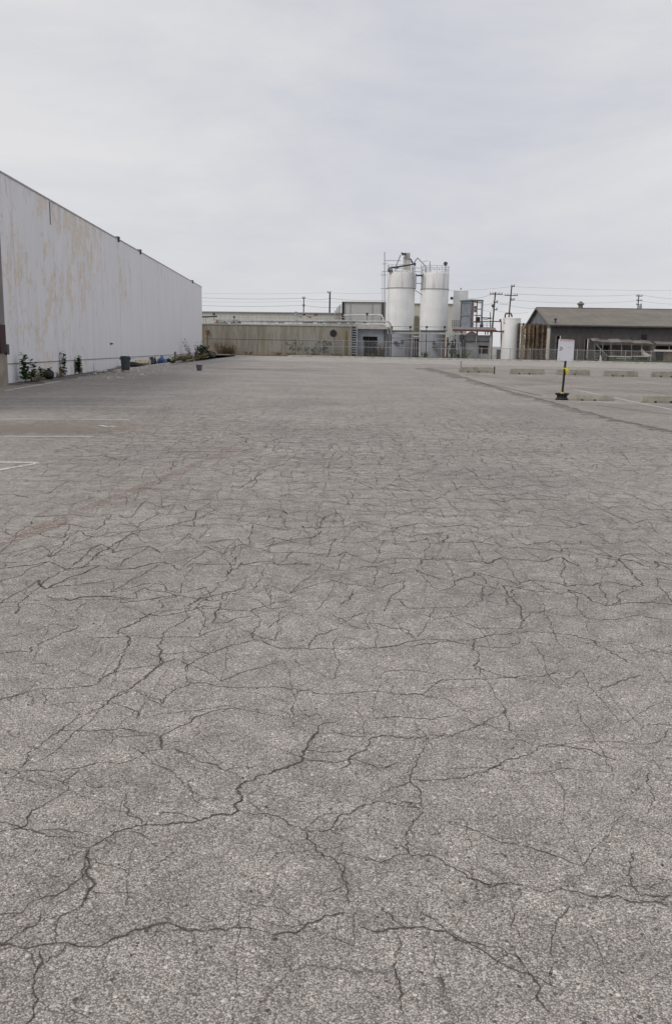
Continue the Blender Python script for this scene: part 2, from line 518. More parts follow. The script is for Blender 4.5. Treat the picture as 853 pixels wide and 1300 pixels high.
def board_mat():
    t = NT('white_sign_board')
    n = t.noise(t.pos, 9, 4, .6)
    c = t.mix(t.ramp(n, .5, .8, 0, .25), (.66, .67, .72), (.5, .49, .5))
    return t.done(c, .5)
M['board'] = board_mat()
M['pink'] = plain('faded_red_ink', (.5, .25, .24), .7, .25, 40)
M['ink'] = plain('grey_ink', (.17, .17, .19), .7, .3, 60)
M['ink_pale'] = plain('bleached_ink', (.5, .5, .54), .7, .15, 60)
def grass_mat():
    t = NT('rough_verge'); n = t.noise(t.pos, 1.2, 5, .6)
    return t.done(t.mix(t.ramp(n, .45, .62), (.2, .165, .12), (.11, .13, .045)), .95)
M['verge'] = grass_mat()

# ------------------------------------------------------------------ parking lot with traced cracks
CR = []   # (points in photo pixels, width in metres)
def tr(x0, y0, k, pts, w): CR.append(([(x0 + a / k, y0 + b / k) for a, b in pts], w))
A = lambda w, *p: tr(0, 900, 1.984, p, w)
B = lambda w, *p: tr(430, 900, 2.017, p, w)
C = lambda w, *p: tr(0, 500, 1.984, p, w)
D = lambda w, *p: tr(430, 500, 2.017, p, w)
A(.0075, (800,45),(770,100),(762,130),(700,150),(650,170),(620,190),(605,225),(580,260),(530,265),(480,280),(400,295),(310,305),(270,330),(225,352))
A(.006, (225,352),(215,375),(225,400),(237,440),(225,480),(205,500))
A(.0035, (225,352),(170,330),(110,320),(50,310),(0,290),(-40,280))
A(.004, (-40,158),(0,155),(60,155),(130,160),(200,152),(250,140),(310,132),(370,118),(410,103))
A(.0025, (410,103),(460,112),(500,133),(560,142),(600,170))
A(.003, (200,155),(180,180),(178,212),(120,240),(70,275),(30,300),(-20,320))
A(.004, (115,80),(150,58),(190,30),(235,0))
A(.003, (150,58),(230,55),(300,50),(380,68),(410,72))
A(.0025, (0,520),(50,510),(110,485),(170,465),(210,430),(215,385))
A(.0035, (425,540),(370,550),(300,575),(250,585),(160,590),(100,610),(40,605),(-20,580))
A(.004, (100,610),(90,660),(70,710),(65,750),(50,830))
A(.003, (425,540),(480,560),(570,570),(640,560),(740,555),(800,540),(870,515))
A(.003, (580,262),(640,268),(690,275),(720,295),(770,308),(820,300),(853,270))
A(.003, (770,310),(790,345),(830,375),(853,395),(870,440),(880,490))
A(.0035, (410,103),(415,70),(440,50),(490,20),(540,8),(600,0))
A(.0025, (770,130),(820,135),(853,150))
A(.003, (800,45),(853,30))
A(.002, (370,420),(395,385),(430,375))
A(.002, (110,485),(90,540),(40,570),(0,600))
A(.0025, (50,150),(80,110),(115,80))
B(.0035, (0,275),(50,262),(110,245),(160,250),(205,255))
B(.004, (0,155),(30,140),(60,105),(85,78),(140,72),(200,75),(260,72),(310,60),(350,50),(375,40),(430,5))
B(.003, (-20,55),(70,72))
B(.0025, (230,75),(210,110),(185,150),(180,180),(130,205),(120,240))
B(.003, (190,182),(260,178),(330,178),(380,165),(430,140),(480,115),(510,90),(560,92),(640,110),(710,132))
B(.002, (510,90),(600,90),(700,90),(780,92),(820,75),(870,40))
B(.003, (180,180),(205,215),(208,255),(195,290),(180,330),(178,372))
B(.0035, (110,395),(178,375),(240,385),(300,405),(340,430),(390,465),(440,452),(520,460),(600,475),(700,485),(760,500),(860,510))
B(.0022, (440,460),(445,510),(440,560))
B(.0035, (60,560),(140,570),(200,570),(270,580),(340,598),(410,612),(450,645),(500,700),(540,780))
B(.0025, (90,495),(130,525),(170,560))
B(.003, (150,580),(145,640),(148,690),(160,720),(165,780))
B(.0025, (740,345),(750,420),(770,470),(870,480))
B(.0025, (795,165),(798,230),(790,270))
B(.002, (375,40),(440,60),(480,85),(510,90))
B(.0018, (660,0),(690,25),(720,55))
B(.002, (0,370),(60,385),(110,395))
C(.0065, (300,593),(340,575),(400,550),(480,540))
C(.005, (480,540),(540,545),(630,548),(680,530),(740,520))
C(.0065, (480,540),(500,520),(560,505),(620,487))
C(.006, (620,487),(680,465),(740,460),(800,465),(853,440))
C(.0035, (300,593),(325,610),(310,650),(300,690),(240,735))
C(.0055, (240,735),(170,742),(80,748),(0,775),(-30,785))
C(.0075, (230,800),(280,765),(340,740),(370,705),(405,685))
C(.005, (405,685),(400,640),(410,605),(450,580),(480,560))
C(.004, (405,655),(480,650),(520,655),(470,690),(475,730),(440,750),(400,785))
C(.005, (520,655),(580,635),(640,620))
C(.003, (640,620),(700,640),(780,645),(853,640))
C(.003, (475,730),(560,738),(660,740),(740,740),(853,760))
C(.007, (-20,430),(0,428),(70,422),(130,408),(180,380),(240,360),(280,350),(350,345))
C(.0075, (200,440),(260,395),(300,370),(350,345),(420,335),(480,320),(540,300))
C(.004, (-20,526),(60,520),(130,520),(250,520),(340,515),(360,490))
C(.006, (40,555),(55,520),(90,490),(150,450),(200,440))
C(.004, (200,555),(205,530),(240,510),(330,515))
C(.005, (-10,300),(60,298),(150,292),(230,292),(300,285))
C(.006, (155,370),(160,350),(190,335),(240,330),(330,330),(380,320))
C(.0035, (70,655),(110,625),(160,600),(200,585))
C(.006, (240,420),(330,415),(420,415),(480,410),(520,380),(600,375),(670,385))
C(.005, (440,510),(440,470),(445,430),(500,405),(550,390))
C(.004, (280,765),(330,750),(380,775),(420,793))
C(.003, (630,548),(665,570),(640,600),(640,620))
C(.005, (325,450),(350,480),(400,480),(440,470))
C(.008, (570,455),(610,425)); C(.005, (610,425),(680,430),(690,410),(640,400))
C(.006, (600,330),(640,305),(665,290)); C(.008, (670,385),(720,370),(790,360),(810,345))
C(.008, (800,340),(825,310),(853,300)); C(.006, (370,375),(375,355),(440,355),(460,345),(520,340))
C(.006, (500,305),(540,290),(560,270),(620,265)); C(.008, (600,240),(640,215),(670,190),(720,175))
C(.008, (430,190),(440,170),(500,160),(560,150)); C(.006, (120,190),(200,190),(300,192),(380,195))
C(.004, (690,410),(740,420),(800,410),(853,415)); C(.004, (620,475),(640,490),(680,490),(690,520))
C(.004, (780,645),(800,610),(853,590)); C(.004, (0,335),(80,330),(150,330),(220,320))
C(.006, (0,655),(70,650)); C(.005, (360,490),(420,500),(440,510),(410,520),(405,540))
D(.0045, (0,655),(60,655),(120,650),(190,645),(250,635),(340,630),(400,620),(450,610))
D(.003, (450,610),(520,612),(580,618),(640,630),(700,660),(740,690))
D(.0035, (345,630),(355,670),(352,710))
D(.0035, (0,770),(60,765),(140,772),(210,770),(250,740),(300,728),(400,728),(500,722),(560,715))
D(.003, (210,770),(280,790),(330,815)); D(.003, (640,770),(700,740),(770,722))
D(.0025, (700,660),(780,665),(870,645))
D(.006, (155,530),(150,490),(200,495),(215,470),(270,440),(275,425))
D(.006, (0,540),(35,525),(40,500)); D(.0035, (55,465),(100,480),(150,490))
D(.0045, (155,530),(175,550),(240,550),(340,545),(370,530)); D(.007, (370,530),(360,510),(375,495))
D(.0035, (370,530),(420,542),(450,500),(480,490),(540,500))
D(.003, (270,555),(310,580),(350,600),(420,600),(460,600),(500,565),(560,550))
D(.0065, (200,440),(210,425),(270,420),(340,425),(400,440)); D(.0055, (400,440),(395,460),(440,470),(460,460),(500,450),(560,440),(580,430))
D(.005, (610,475),(620,465),(700,460),(760,460),(755,480),(700,500)); D(.007, (655,440),(665,420),(720,425),(690,445),(650,440))
D(.008, (262,382),(280,360)); D(.006, (40,335),(60,322),(130,315),(180,300)); D(.006, (120,300),(125,285),(200,270),(250,262))
D(.0025, (50,590),(100,590),(170,605),(200,630)); D(.0028, (60,560),(0,590))
D(.005, (0,430),(60,420),(120,430),(200,440)); D(.005, (480,380),(560,390),(640,385),(700,380),(760,390))
D(.005, (540,500),(560,480),(610,475)); D(.006, (580,430),(640,415),(700,410),(800,420))
D(.004, (700,540),(720,515),(760,490)); D(.004, (780,540),(820,520),(860,505))
D(.005, (0,370),(60,375),(100,350),(170,345)); D(.006, (340,380),(400,375),(420,360))
CR.append(([(300,690),(290,730),(255,765),(262,800)], .003))

rc = random.Random(3)
def ribbon(mb, pix, w, wide=1.0, jit=1.0, dz=0.0, world=False):
    """a crack as a strip of uneven width that wanders round the traced line"""
    P = pix if world else [G(a, b) for a, b in pix]
    pts = []
    for p, q in zip(P[:-1], P[1:]):
        L = (q - p).length; n = max(2, int(L / .014)) if p.y < 8 else max(2, int(L / .045))
        d = (q - p).normalized(); s = Vector((-d.y, d.x, 0))
        for i in range(n): pts.append([p.lerp(q, i / n), s])
    pts.append([P[-1], s])
    # two octaves of wander, continuous along the whole strip
    N = len(pts); off = [0.0] * N
    rr = random.Random(int(P[0].x * 977 + P[0].y * 131))
    for step, amp in ((7, .02), (3, .010), (1, .0065)):
        ks = [rr.uniform(-1, 1) for _ in range(N // step + 3)]
        for i in range(N):
            a = i / step; j = int(a); f = a - j; f = f * f * (3 - 2 * f)
            off[i] += amp * jit * (ks[j] * (1 - f) + ks[j + 1] * f)
    wk = [rr.uniform(.35, 1.5) for _ in range(N // 6 + 3)]
    prev = None
    for i, (p, s) in enumerate(pts):
        a = i / 6; j = int(a); f = a - j
        ww = w * wide * (1 + .25 * max(0, min(1, (p.y - 3) / 5))) * (wk[j] * (1 - f) + wk[j + 1] * f) * rr.uniform(.5, 1.5)
        end = min(1, min(i, N - 1 - i) / 4 + .55)
        ww *= end * .5
        k = min(1, min(i, N - 1 - i) / 3)
        c = p + s * off[i] * k
        a1 = c + s * ww; b1 = c - s * ww
        z = .0012 + dz
        cur = (Vector((a1.x, a1.y, z)), Vector((b1.x, b1.y, z)))
        if prev: mb.quad(prev[0], prev[1], cur[1], cur[0])
        prev = cur

rb = random.Random(44)
CR = [(q, w * (1.2 if w < .004 else .9)) for q, w in CR if sum(p[1] for p in q) / len(q) > 745 or w >= .0065]
for pts, w in list(CR):                                   # hairline branches leaving every crack
    for (a, b), (c_, d_) in zip(pts[:-1], pts[1:]):
        if rb.random() < .5:
            f = rb.random(); x, y = a + (c_ - a) * f, b + (d_ - b) * f
            k = (y - 435) / 400; L = rb.uniform(18, 60) * k; an = rb.uniform(0, 6.28); q = [(x, y)]
            for _ in range(3):
                an += rb.uniform(-.5, .5); x += math.cos(an) * L / 3; y += math.sin(an) * L / 3 * .6 * min(1, k); q.append((x, y))
            CR.append((q, w * .4))
lot = MB()
lot.quad((-900, -60, 0), (900, -60, 0), (900, 1500, 0), (-900, 1500, 0))
lot.cur = 2
for pts, w in CR: ribbon(lot, pts, w, 2.0, 1.0, 0)
lot.cur = 1
for pts, w in CR: ribbon(lot, pts, w, .72, 1.0, .0008)
# the crazed middle of the lot: a connected net of uneven polygons
rh = random.Random(90)
cw, ch = .40, .46
nodes = {}
def node(i, j):
    if (i, j) not in nodes:
        x = i * cw / 2 + rh.uniform(-.5, .5) * cw * .5; y = 4.2 + j * ch + .09 * math.sin(x * 1.9 + j * 2.1) + (.10 if (i + j) % 2 else -.10) + rh.uniform(-.5, .5) * ch * .5
        x += .12 * math.sin(y * .9 + 1.3); y += .16 * math.sin(x * .8 + y * .35)
        nodes[(i, j)] = Vector((x, y, 0))
    return nodes[(i, j)]
def strength(p):
    return .5 + .25 * math.sin(p.x * 1.3 + p.y * .5 + 2) + .25 * math.sin(p.y * .9 - p.x * .7)
net_edges = []
for j in range(0, 44):
    for i in range(-60, 62):
        net_edges.append(((i, j), (i + 1, j)))
        if (i + j) % 2 == 0: net_edges.append(((i, j), (i, j + 1)))
for a, b in net_edges:
    p, q = node(*a), node(*b); m = (p + q) / 2
    if m.y < 4.6 or abs(m.x) > .43 * m.y + .4: continue
    keep = min(1, (m.y - 4.6) / 1.0) * (1 if m.y < 13 else max(.15, 1 - (m.y - 13) / 9))
    lim = m.x + .2 * m.y
    keep *= max(.12, min(1, (lim + 1.9) / 1.0)) if m.y > 7 else 1
    if m.y > 10 and m.x > .24 * m.y: keep *= .4
    if rh.random() > keep * (.97 if a[0] == b[0] else .91): continue
    st_ = strength(m)
    w = .0052 + .0055 * st_ * rh.random() + (.005 if rh.random() < .05 + .12 * st_ else 0)
    w *= .85 + .035 * m.y
    w *= .88 * min(1.0, .70 + .05 * max(0, m.y - 5))
    w *= .68 + 1.0 * (abs(q.x - p.x) / (q - p).length) ** 2     # cracks across the traffic have opened wider
    k1 = (p.lerp(q, .35) + Vector((rh.uniform(-.03, .03), rh.uniform(-.04, .04), 0))); k2 = (p.lerp(q, .7) + Vector((rh.uniform(-.03, .03), rh.uniform(-.04, .04), 0)))
    lot.cur = 1; ribbon(lot, [p, k1, k2, q], w, .8, .55, .0008, True)
    if m.y < 7: lot.cur = 2; ribbon(lot, [p, k1, k2, q], w, 2.0, .55, 0, True)
    if rh.random() < .25:
        an = rh.uniform(0, 6.28); L = rh.uniform(.08, .2); e = k1 + Vector((math.cos(an) * L, math.sin(an) * L, 0)); lot.cur = 1; ribbon(lot, [k1, k1.lerp(e, .5) + Vector((.015, .01, 0)), e], w * .5, .8, .5, .0008, True)
# hairline cells closing the net towards the near end
nodes2 = {}
def node2(i, j):
    if (i, j) not in nodes2:
        nodes2[(i, j)] = Vector((i * .26 + rh.uniform(-.09, .09), 1.15 + j * .5 + (.08 if (i + j) % 2 else -.08) + rh.uniform(-.11, .11), 0))
    return nodes2[(i, j)]
for j in range(0, 9):
    for i in range(-10, 11):
        for e_ in ([((i, j), (i + 1, j))] + ([((i, j), (i, j + 1))] if (i + j) % 2 == 0 else [])):
            p, q = node2(*e_[0]), node2(*e_[1]); m = (p + q) / 2
            if m.y > 5.3 or abs(m.x) > .42 * m.y + .3 or rh.random() > .30 + .11 * m.y: continue
            w = .0006 + .0004 * m.y * rh.uniform(.5, 1.5)
            if e_[0][0] == e_[1][0]: w *= .6
            k1 = p.lerp(q, .35) + Vector((rh.uniform(-.03, .03), rh.uniform(-.04, .04), 0)); k2 = p.lerp(q, .7) + Vector((rh.uniform(-.03, .03), rh.uniform(-.04, .04), 0))
            lot.cur = 1; ribbon(lot, [p, k1, k2, q], w, 1, .5, .0008, True); lot.cur = 2; ribbon(lot, [p, k1, k2, q], w, 2.4, .5, 0, True)
o = lot.build('parking_lot', [M['asphalt'], M['crack'], M['crack_edge']], loc=(0, 0, 0)); tag(o, kind='structure')

# older brown bay area on the right, one lift of asphalt thick
edge = [(545,467),(575,474),(610,485),(650,497.5),(690,507),(715,514),(740,521.5),(783,533),(853,547),(930,562)]
er = random.Random(5)
pe = []
for (a, b), (c, d) in zip(edge[:-1], edge[1:]):
    for i in range(10):
        q = G(a + (c - a) * i / 10, b + (d - b) * i / 10); pe.append(Vector((q.x + er.uniform(-.05, .05), q.y + er.uniform(-.07, .07), 0)))
far_r = G(960, 476); far_l = G(545, 466)
pl = MB()
top = [Vector((p.x, p.y, .012)) for p in pe] + [Vector((60, 27, .012)), Vector((60, far_r.y + 2, .012)), Vector((far_l.x, far_l.y + 1.5, .012))]
pl.prism([Vector((p.x, p.y, .0015)) for p in top], (0, 0, .0105))
o = pl.build('bay_paving', M['asphalt2'], loc=(0, 0, 0)); tag(o, kind='structure')
# dark joint band of uneven width along its edge
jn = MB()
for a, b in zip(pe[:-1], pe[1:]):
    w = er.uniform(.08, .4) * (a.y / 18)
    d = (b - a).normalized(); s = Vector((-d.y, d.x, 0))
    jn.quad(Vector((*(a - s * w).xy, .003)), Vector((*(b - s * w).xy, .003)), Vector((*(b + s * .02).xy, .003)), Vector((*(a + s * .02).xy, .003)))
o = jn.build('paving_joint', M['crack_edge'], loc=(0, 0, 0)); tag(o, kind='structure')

# pale street strip in front of the plant, its kerb and footway
KA, KB = G(300, 451.0), G(853, 462.3)
kd = (KB - KA).normalized(); kn = Vector((-kd.y, kd.x, 0))
K0 = KA - kd * 4; K1 = KB + kd * 60
def strip(name, a, b, n, w0, w1, z0, z1, m, kind='structure'):
    mb = MB(); mb.prism([a + n * w0 + Vector((0, 0, z0)), b + n * w0 + Vector((0, 0, z0)), b + n * w1 + Vector((0, 0, z0)), a + n * w1 + Vector((0, 0, z0))], (0, 0, z1 - z0))
    o = mb.build(name, m, loc=(0, 0, 0)); tag(o, kind=kind); return o
strip('street', K0 + kd * 8, K1, kn, -24, 0, .003, .007, M['road'])
strip('kerb', K0 + kd * 10, K1, kn, 0, .18, 0, .15, M['kerb'])
strip('footway', K0 + kd * 10, K1, kn, .185, 2.1, 0, .14, M['concrete'])
strip('yard_ground', K0 - kd * 10, K1, kn, 2.105, 30, .002, .10, M['soil'])

# painted lines ----------------------------------------------------------
def line(a, b, w, m, z=.0045, name='bay_line'):
    p, q = G(*a), G(*b); d = (q - p).normalized(); s = Vector((-d.y, d.x, 0)) * w / 2
    mb = MB(); n = 12
    mb.prism([Vector((*(p - s).xy, z)), Vector((*(q - s).xy, z)), Vector((*(q + s).xy, z)), Vector((*(p + s).xy, z))], (0, 0, .001))
    o = mb.build(name, m, loc=(0, 0, 0)); return tag(o, kind='structure')
line((-60, 586.5), (49, 587.5), .10, M['paint'])
line((-60, 607), (49, 588.2), .10, M['paint'])
line((-60, 554), (119, 554.2), .10, M['paint'])
line((-60, 532), (164, 532.8), .10, M['paint'])
line((-60, 516.5), (199, 516.8), .10, M['paint'])
line((-60, 504), (222, 503.6), .10, M['paint'])
line((-60, 509.5), (140, 509.5), .06, M['paint_faint'])
line((50, 495), (240, 495.5), .10, M['paint_faint'])
line((90, 488.5), (255, 488.5), .10, M['paint_faint'])
line((120, 483), (262, 482.3), .10, M['paint_faint'])
line((6, 496), (79, 483.3), .12, M['paint'])
line((127, 540), (137, 542), .10, M['paint']); line((140, 541.5), (146, 541), .14, M['paint'])
line((-60, 716), (300, 570), .2, M['paint_orange'], .003)
line((728, 494.5), (856, 521), .07, M['paint'], .0135)
line((690, 508), (782, 511.3), .12, M['paint'], .0135)
line((640, 476.5), (860, 483.5), .12, M['paint_faint'], .0135)
line((812, 495), (870, 505), .05, M['crack'], .0135, 'paving_crack')
line((757, 515), (860, 528), .06, M['crack_edge'], .0135, 'paving_crack')
line((600, 478), (700, 483), .09, M['crack_edge'], .0135, 'paving_crack')
line((610, 486), (688, 503), .09, M['crack_edge'], .0135, 'paving_crack')
line((700, 480), (853, 490), .08, M['crack_edge'], .0135, 'paving_crack')

# ------------------------------------------------------------------ white warehouse on the left
WA = G(8, 487); WVX = None
WB = G(257, 451.6)
wd = (WB - WA).normalized(); wn_ = Vector((wd.y, -wd.x, 0))       # face normal towards the lot
def on_wall(px):
    r = ray(px, 430); r = Vector((r.x, r.y)); w = WA.xy; d = wd.xy
    t = (w.x * r.y - w.y * r.x) / (d.y * r.x - d.x * r.y)
    return t                                                    # distance along the wall from WA
def wallpt(t, z, out=0.0): return WA + wd * t + wn_ * out + Vector((0, 0, z))
tB = (WB - WA).length
HW = (S(257, 362, WB.y).z + S(60, 254, wallpt(on_wall(60), 0).y).z) / 2
wh = thing('warehouse', wallpt(tB / 2, 0), 'tall windowless white warehouse wall with peeling paint along the left of the lot', 'warehouse')
seams = [-14, on_wall(-60), on_wall(23), on_wall(73), on_wall(120), on_wall(154), on_wall(181), on_wall(202), on_wall(231), tB]
wall = MB()
for a, b in zip(seams[:-1], seams[1:]):
    wall.prism([wallpt(a + .012, 0, 0), wallpt(b - .012, 0, 0), wallpt(b - .012, 0, -.2), wallpt(a + .012, 0, -.2)], (0, 0, HW))
wall.build('wall', M['white_wall'], wh)
core = MB(); core.prism([wallpt(-14, 0, -.03), wallpt(tB - .02, 0, -.03), wallpt(tB - .02, 0, -30), wallpt(-14, 0, -30)], (0, 0, HW - .05))
core.build('inner_wall', plain('joint_sealant', (.33, .32, .33), .9, .2, 2), wh)
cp = MB(); cp.prism([wallpt(-14, HW, .035), wallpt(tB + .03, HW, .035), wallpt(tB + .03, HW, -.25), wallpt(-14, HW, -.25)], (0, 0, .05))
cp.build('coping', plain('coping_metal', (.42, .42, .43), .6), wh)
bs = MB()
bs.bar(wallpt(-6, .72, .01), wallpt(tB, .3, .01), .03, .028)
bs.build('base_joint', plain('grey_joint', (.22, .21, .21), .9, .3, 3), wh)
for px, sz in ((0, .30), (153, .26), (180, .26), (245, .34)):
    t = on_wall(px) if px else on_wall(-1)
    sc = MB(); sc.box(wallpt(t, HW + .1, -.05), (.3, .3 * sz / .26, .09)); sc.tube(wallpt(t, HW + .04, .06), wallpt(t, HW - .15, .06), .05)
    sc.build('roof_scupper', M['dark_steel'], wh)
st = MB(); st.box(wallpt(on_wall(70), HW - .5, .008), (.01, .09, .9), rz=0)
st.build('drip_mark', M['dark_steel'], wh)
# dark patchy strip of uneven width along the foot of the wall
dm = worn_paint('patchy_dark_strip', (.12, .11, .1), .56, 3.5, .2)
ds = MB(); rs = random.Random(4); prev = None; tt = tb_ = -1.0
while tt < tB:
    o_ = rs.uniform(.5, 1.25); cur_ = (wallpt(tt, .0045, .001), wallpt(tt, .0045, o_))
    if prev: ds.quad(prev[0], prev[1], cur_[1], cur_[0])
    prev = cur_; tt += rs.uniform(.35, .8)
o = ds.build('wall_foot_strip', dm, loc=(0, 0, 0)); tag(o, kind='structure')
# small wall tap
tp = MB(); p = wallpt(on_wall(140), 1.35, .0); tp.box(p, (.12, .16, .1)); tp.tube(p, p + wn_ * .15, .03)
tp.build('wall_tap', M['dark_steel'], wh)

# tan block bay that cuts the left frame edge
BW = WA + wn_ * .45
def on_off(px):
    q = ray(px, 430); q = Vector((q.x, q.y)); d = wd.xy
    return (BW.x * q.y - BW.y * q.x) / (d.y * q.x - d.x * q.y)
tb = on_off(8.2)
bay = thing('block_building', wallpt(tb - 3, 0, .4), 'brown and tan block wall corner at the far left frame edge', 'building')
m1 = MB(); m1.prism([wallpt(tb - .02, 0, .45), wallpt(tb - .02, 0, -.01), wallpt(tb - 12, 0, -.01), wallpt(tb - 12, 0, .45)], (0, 0, 1.05))
m1.prism([wallpt(tb - .06, 1.052, .41), wallpt(tb - .06, 1.052, .0), wallpt(tb - 12, 1.052, .0), wallpt(tb - 12, 1.052, .41)], (0, 0, .06))
# hidden sits behind the corner: keep it just outside the wall plane
m1.build('plinth', plain('tan_block', (.3, .27, .22), .9, .2, 2, streak=.4), bay)
m2 = MB(); m2.prism([wallpt(tb - .03, 1.115, .43), wallpt(tb - .03, 1.115, .0), wallpt(tb - 12, 1.115, .0), wallpt(tb - 12, 1.115, .43)], (0, 0, 6.2))
m2.build('wall', plain('mauve_render', (.22, .195, .195), .9, .15, 1.2, streak=.3), bay)
m3 = MB(); m3.box(wallpt(tb - .55, 1.55, .46), (.12, .5, .9)); m3.build('vent', plain('dark_red_vent', (.06, .035, .035), .8), bay)
m4 = MB(); m4.box(wallpt(tb - .1, 1.2, .47), (.10, .22, .34)); m4.build('junction_box', M['dark_steel'], bay)

# ------------------------------------------------------------------ weeds
def leaf(mb, p, L, w, az, tilt, rng):
    d = Vector((math.cos(az) * math.cos(tilt), math.sin(az) * math.cos(tilt), math.sin(tilt)))
    s = Vector((-math.sin(az), math.cos(az), 0)) * w / 2
    m = p + d * L * .5 + Vector((0, 0, L * .08)); e = p + d * L - Vector((0, 0, L * .1))
    mb.quad(p, m + s, e, m - s)
def weed(name, base, h, spread, stems, leaves, lm, label, cat='weed', group='weeds growing along the warehouse wall', ls=.16, seed=1):
    r = random.Random(seed)
    t = thing(name, base, label, cat, group)
    a, b = MB(), MB()
    for k in range(stems):
        off = Vector((r.uniform(-1, 1) * spread, r.uniform(-1, 1) * spread, 0))
        hh = h * r.uniform(.65, 1)
        p0 = Vector(base) + off * .4; top = p0 + off * .8 + Vector((0, 0, hh))
        a.tube(p0, top, .012, 5, .004)
        for i in range(leaves):
            f = r.uniform(.12, 1); p = p0.lerp(top, f)
            L = ls * 1.3 * r.uniform(.6, 1.2) * (1.1 - .45 * f)
            leaf(b, p, L, L * .75, r.uniform(0, 6.28), r.uniform(-.3, .8), r)
    a.build('stem', M['stem'], t); b.build('foliage', lm, t)
    return t
wp = lambda px, out: wallpt(on_wall(px), 0, out)
weed('tall_weed', wp(18, .35), 1.1, .10, 3, 40, M['leaf'], 'tallest dark leafy weed at the left end of the white wall', ls=.2, seed=1)
weed('tall_weed', wp(27, .35), 1.0, .06, 2, 34, M['leaf'], 'second tall weed just right of the tallest one', ls=.18, seed=2)
weed('dry_weed', wp(23, .5), .5, .3, 14, 6, M['dry'], 'straw coloured dry weed in front of the tallest weeds', ls=.1, seed=3)
weed('tall_weed', wp(43, .25), .6, .09, 3, 26, M['leaf'], 'low green weed beside the black rubbish bag', ls=.15, seed=4)
weed('tall_weed', wp(74.5, .15), 1.02, .08, 3, 42, M['leaf'], 'narrow green weed against the wall between rubbish bag and round weed', ls=.15, seed=5)
weed('tall_weed', wp(94, .15), 1.0, .07, 3, 56, M['leaf'], 'dense round topped green weed, nearest weed left of the big bin', ls=.17, seed=6)
weed('dry_weed', wp(70, .2), .35, .06, 3, 10, M['dry'], 'short brown stalk left of the narrow green weed', ls=.08, seed=7)
weed('dry_weed', wp(114, .15), .62, .02, 1, 4, M['dry'], 'single thin dry stalk standing at the wall before the bin', ls=.06, seed=8)
weed('dry_weed', wp(62, .3), .3, .2, 6, 8, M['dry'], 'low dry tuft at the wall right of the rubbish bag', ls=.08, seed=9)

def blob(mb, c, r, rng, squash=(1, 1, 1), n=10, m=7, amp=.22):
    ph = [rng.uniform(0, 6.28) for _ in range(6)]
    pts = []
    for j in range(m + 1):
        th = math.pi * j / m
        for i in range(n):
            a = 2 * math.pi * i / n
            k = 1 + amp * (math.sin(2 * a + ph[0]) * math.sin(th * 2 + ph[1]) + .6 * math.sin(3 * a + ph[2] + th * 3))
            k += rng.uniform(-.05, .05)
            pts.append(Vector(c) + Vector((r * k * math.sin(th) * math.cos(a) * squash[0], r * k * math.sin(th) * math.sin(a) * squash[1], r * k * math.cos(th) * squash[2])))
    mb.add(pts, [(j * n + i, j * n + (i + 1) % n, (j + 1) * n + (i + 1) % n, (j + 1) * n + i) for j in range(m) for i in range(n)])
rg = random.Random(11)
# rubbish bag with knotted neck
p = wp(48.5, .35); t = thing('rubbish_bag', p, 'knotted black rubbish bag slumped against the wall by a low weed', 'rubbish bag')
mb = MB(); blob(mb, p + Vector((0, 0, .17)), .22, rg, (1, 1.25, .85), 14, 10, .12); mb.build('sack', M['black'], t, smooth=True)
mb = MB(); mb.tube(p + Vector((0, 0, .3)), p + Vector((0, .03, .42)), .03, 8, .07); mb.build('knot', M['black'], t)
# bottles
def bottle(p, label, m, s=1.0, lying=False, group=None):
    t = thing('bottle', p, label, 'bottle', group)
    R = Matrix.Rotation(rad(84), 3, 'Y') if lying else None
    c = Vector(p) + Vector((0, 0, .05 * s if lying else 0))
    mb = MB(); mb.lathe(c, [(.045 * s, 0), (.05 * s, .01), (.05 * s, .17 * s), (.02 * s, .24 * s), (.017 * s, .28 * s)], 12, R); mb.build('body', m, t, smooth=True)
    q = Vector((0, 0, .28 * s)); q2 = Vector((0, 0, .305 * s))
    if R: q = R @ q; q2 = R @ q2
    mb = MB(); mb.tube(c + q, c + q2, .02 * s, 10); mb.build('cap', M['blue_plastic'], t)
bottle(wp(53.5, .3), 'white upright jug standing right of the rubbish bag', M['paper'], 1.5)

# big bin ---------------------------------------------------------------
bp = G(159.5, 469.8, .09); k = bp.y / F
t = thing('rubbish_bin', bp, 'big dark grey tapered bin without lid in front of the white wall', 'bin')
mb = MB(); r0, r1, H = 5.0 * k, 6.0 * k, 17.4 * k
mb.lathe(bp, [(r0 * .96, 0), (r0, .02), (r0 + (r1 - r0) * .5, H * .5), (r1, H * .97), (r1 - .02, H * .97), (r0 * .9, .06)], 28)
mb.build('body', M['bin'], t, smooth=True)
mb = MB(); mb.lathe(bp + Vector((0, 0, H * .93)), [(r1 * .99, 0), (r1 * 1.05, 0), (r1 * 1.06, H * .05), (r1 * 1.03, H * .075), (r1 * .96, H * .075), (r1 * .96, 0)], 28); mb.build('rim', M['bin'], t, smooth=True)
for s in (-1, 1):
    mb = MB(); mb.box(bp + Vector((s * r1 * 1.05, -.02, H * .82)), (.05, .18, .07)); mb.build('handle', M['bin'], t)
